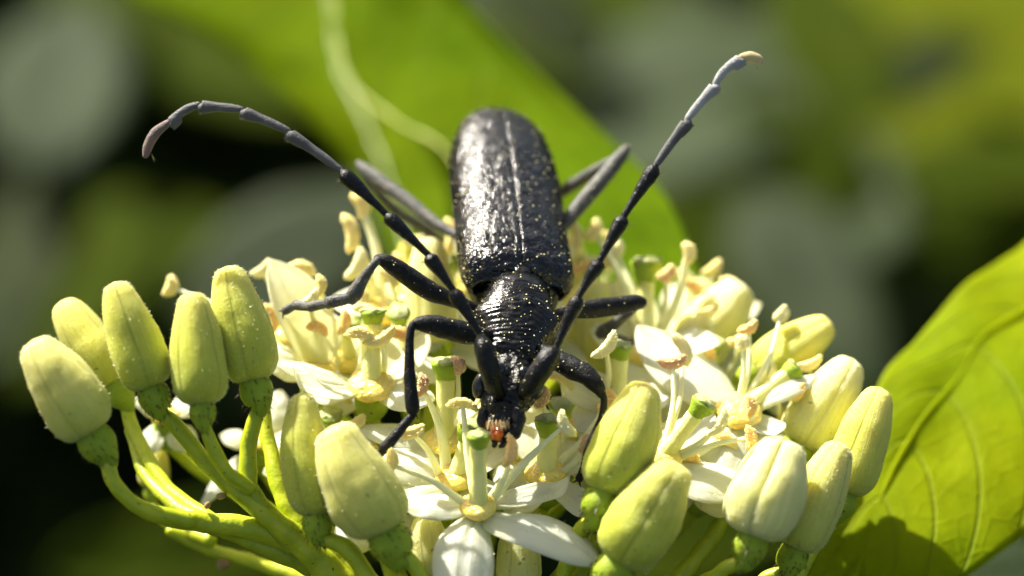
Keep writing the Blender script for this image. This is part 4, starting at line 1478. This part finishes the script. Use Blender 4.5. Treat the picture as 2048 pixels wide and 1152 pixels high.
leg('right middle leg reaching out flat to the right',
    [(1105, 634, 150, 12), (1140, 624, 170, 15), (1190, 617, 200, 20), (1240, 611, 225, 19), (1275, 605, 238, 17), (1284, 606, 240, 13)],
    [(1280, 608, 250, 8), (1262, 622, 260, 9), (1235, 644, 280, 11), (1205, 664, 300, 15), (1200, 668, 302, 12)],
    [(1206, 668, 305, 9), (1222, 672, 320, 9), (1252, 684, 350, 7), (1282, 682, 370, 9)], mf=LEGM, mt=LEGG)
leg('left hind leg blurred behind the left antenna',
    [(985, 500, 330, 10.1), (930, 478, 370, 10.1), (880, 452, 400, 11.8), (820, 405, 440, 14.3), (760, 362, 475, 15.1), (722, 332, 500, 11.8), (716, 326, 504, 6.7)],
    [(718, 330, 520, 6.7), (750, 378, 540, 9.2), (790, 420, 560, 10.9), (850, 458, 580, 12.6), (900, 500, 600, 10.9)],
    [(900, 500, 600, 7.6), (930, 540, 600, 7.6), (960, 590, 590, 7.6)], LEGG, LEGG)
leg('right hind leg bent double, blurred beside the wing case',
    [(1075, 500, 330, 10.1), (1120, 458, 370, 13.4), (1160, 410, 400, 16.8), (1210, 352, 435, 16.8), (1245, 308, 455, 14.3), (1254, 296, 460, 8.4)],
    [(1252, 298, 480, 7.6), (1230, 318, 500, 10.1), (1180, 348, 530, 12.6), (1130, 380, 560, 13.4), (1090, 405, 590, 10.9)],
    [(1090, 405, 590, 7.6), (1060, 440, 600, 7.6), (1040, 480, 600, 7.6)], LEGG, LEGG)

# pollen dusted over the beetle
r = random.Random(11)
G = []
for _ in range(420):
    p = ely_samples[r.randrange(len(ely_samples))]
    G.append(octa(p + NR * .8, r.choice((.7, .9, 1.1, 1.7))))
for _ in range(330):
    p = body_samples[r.randrange(len(body_samples))]
    G.append(octa(p + np.array([0, .4, .8]), r.choice((.8, 1.1, 1.4, 2.0))))
po = obj('pollen', merge(G), POLL, BG, smooth=False)
po['kind'] = 'stuff'
G = []
for o in [x for x in BG.children if x.name.startswith(('leg', 'antenna'))]:
    vs = [np.array(v.co) for v in o.data.vertices]
    for _ in range(26):
        v = vs[r.randrange(len(vs))]
        w = ORIG[o] + v
        cam_v = (w - np.array([FOCUS.x, FOCUS.y, FOCUS.z])) / PX @ R3
        G.append(octa(cam_v, r.choice((.9, 1.2, 1.8))))
po = obj('pollen', merge(G), POLL, BG, smooth=False)
po['kind'] = 'stuff'
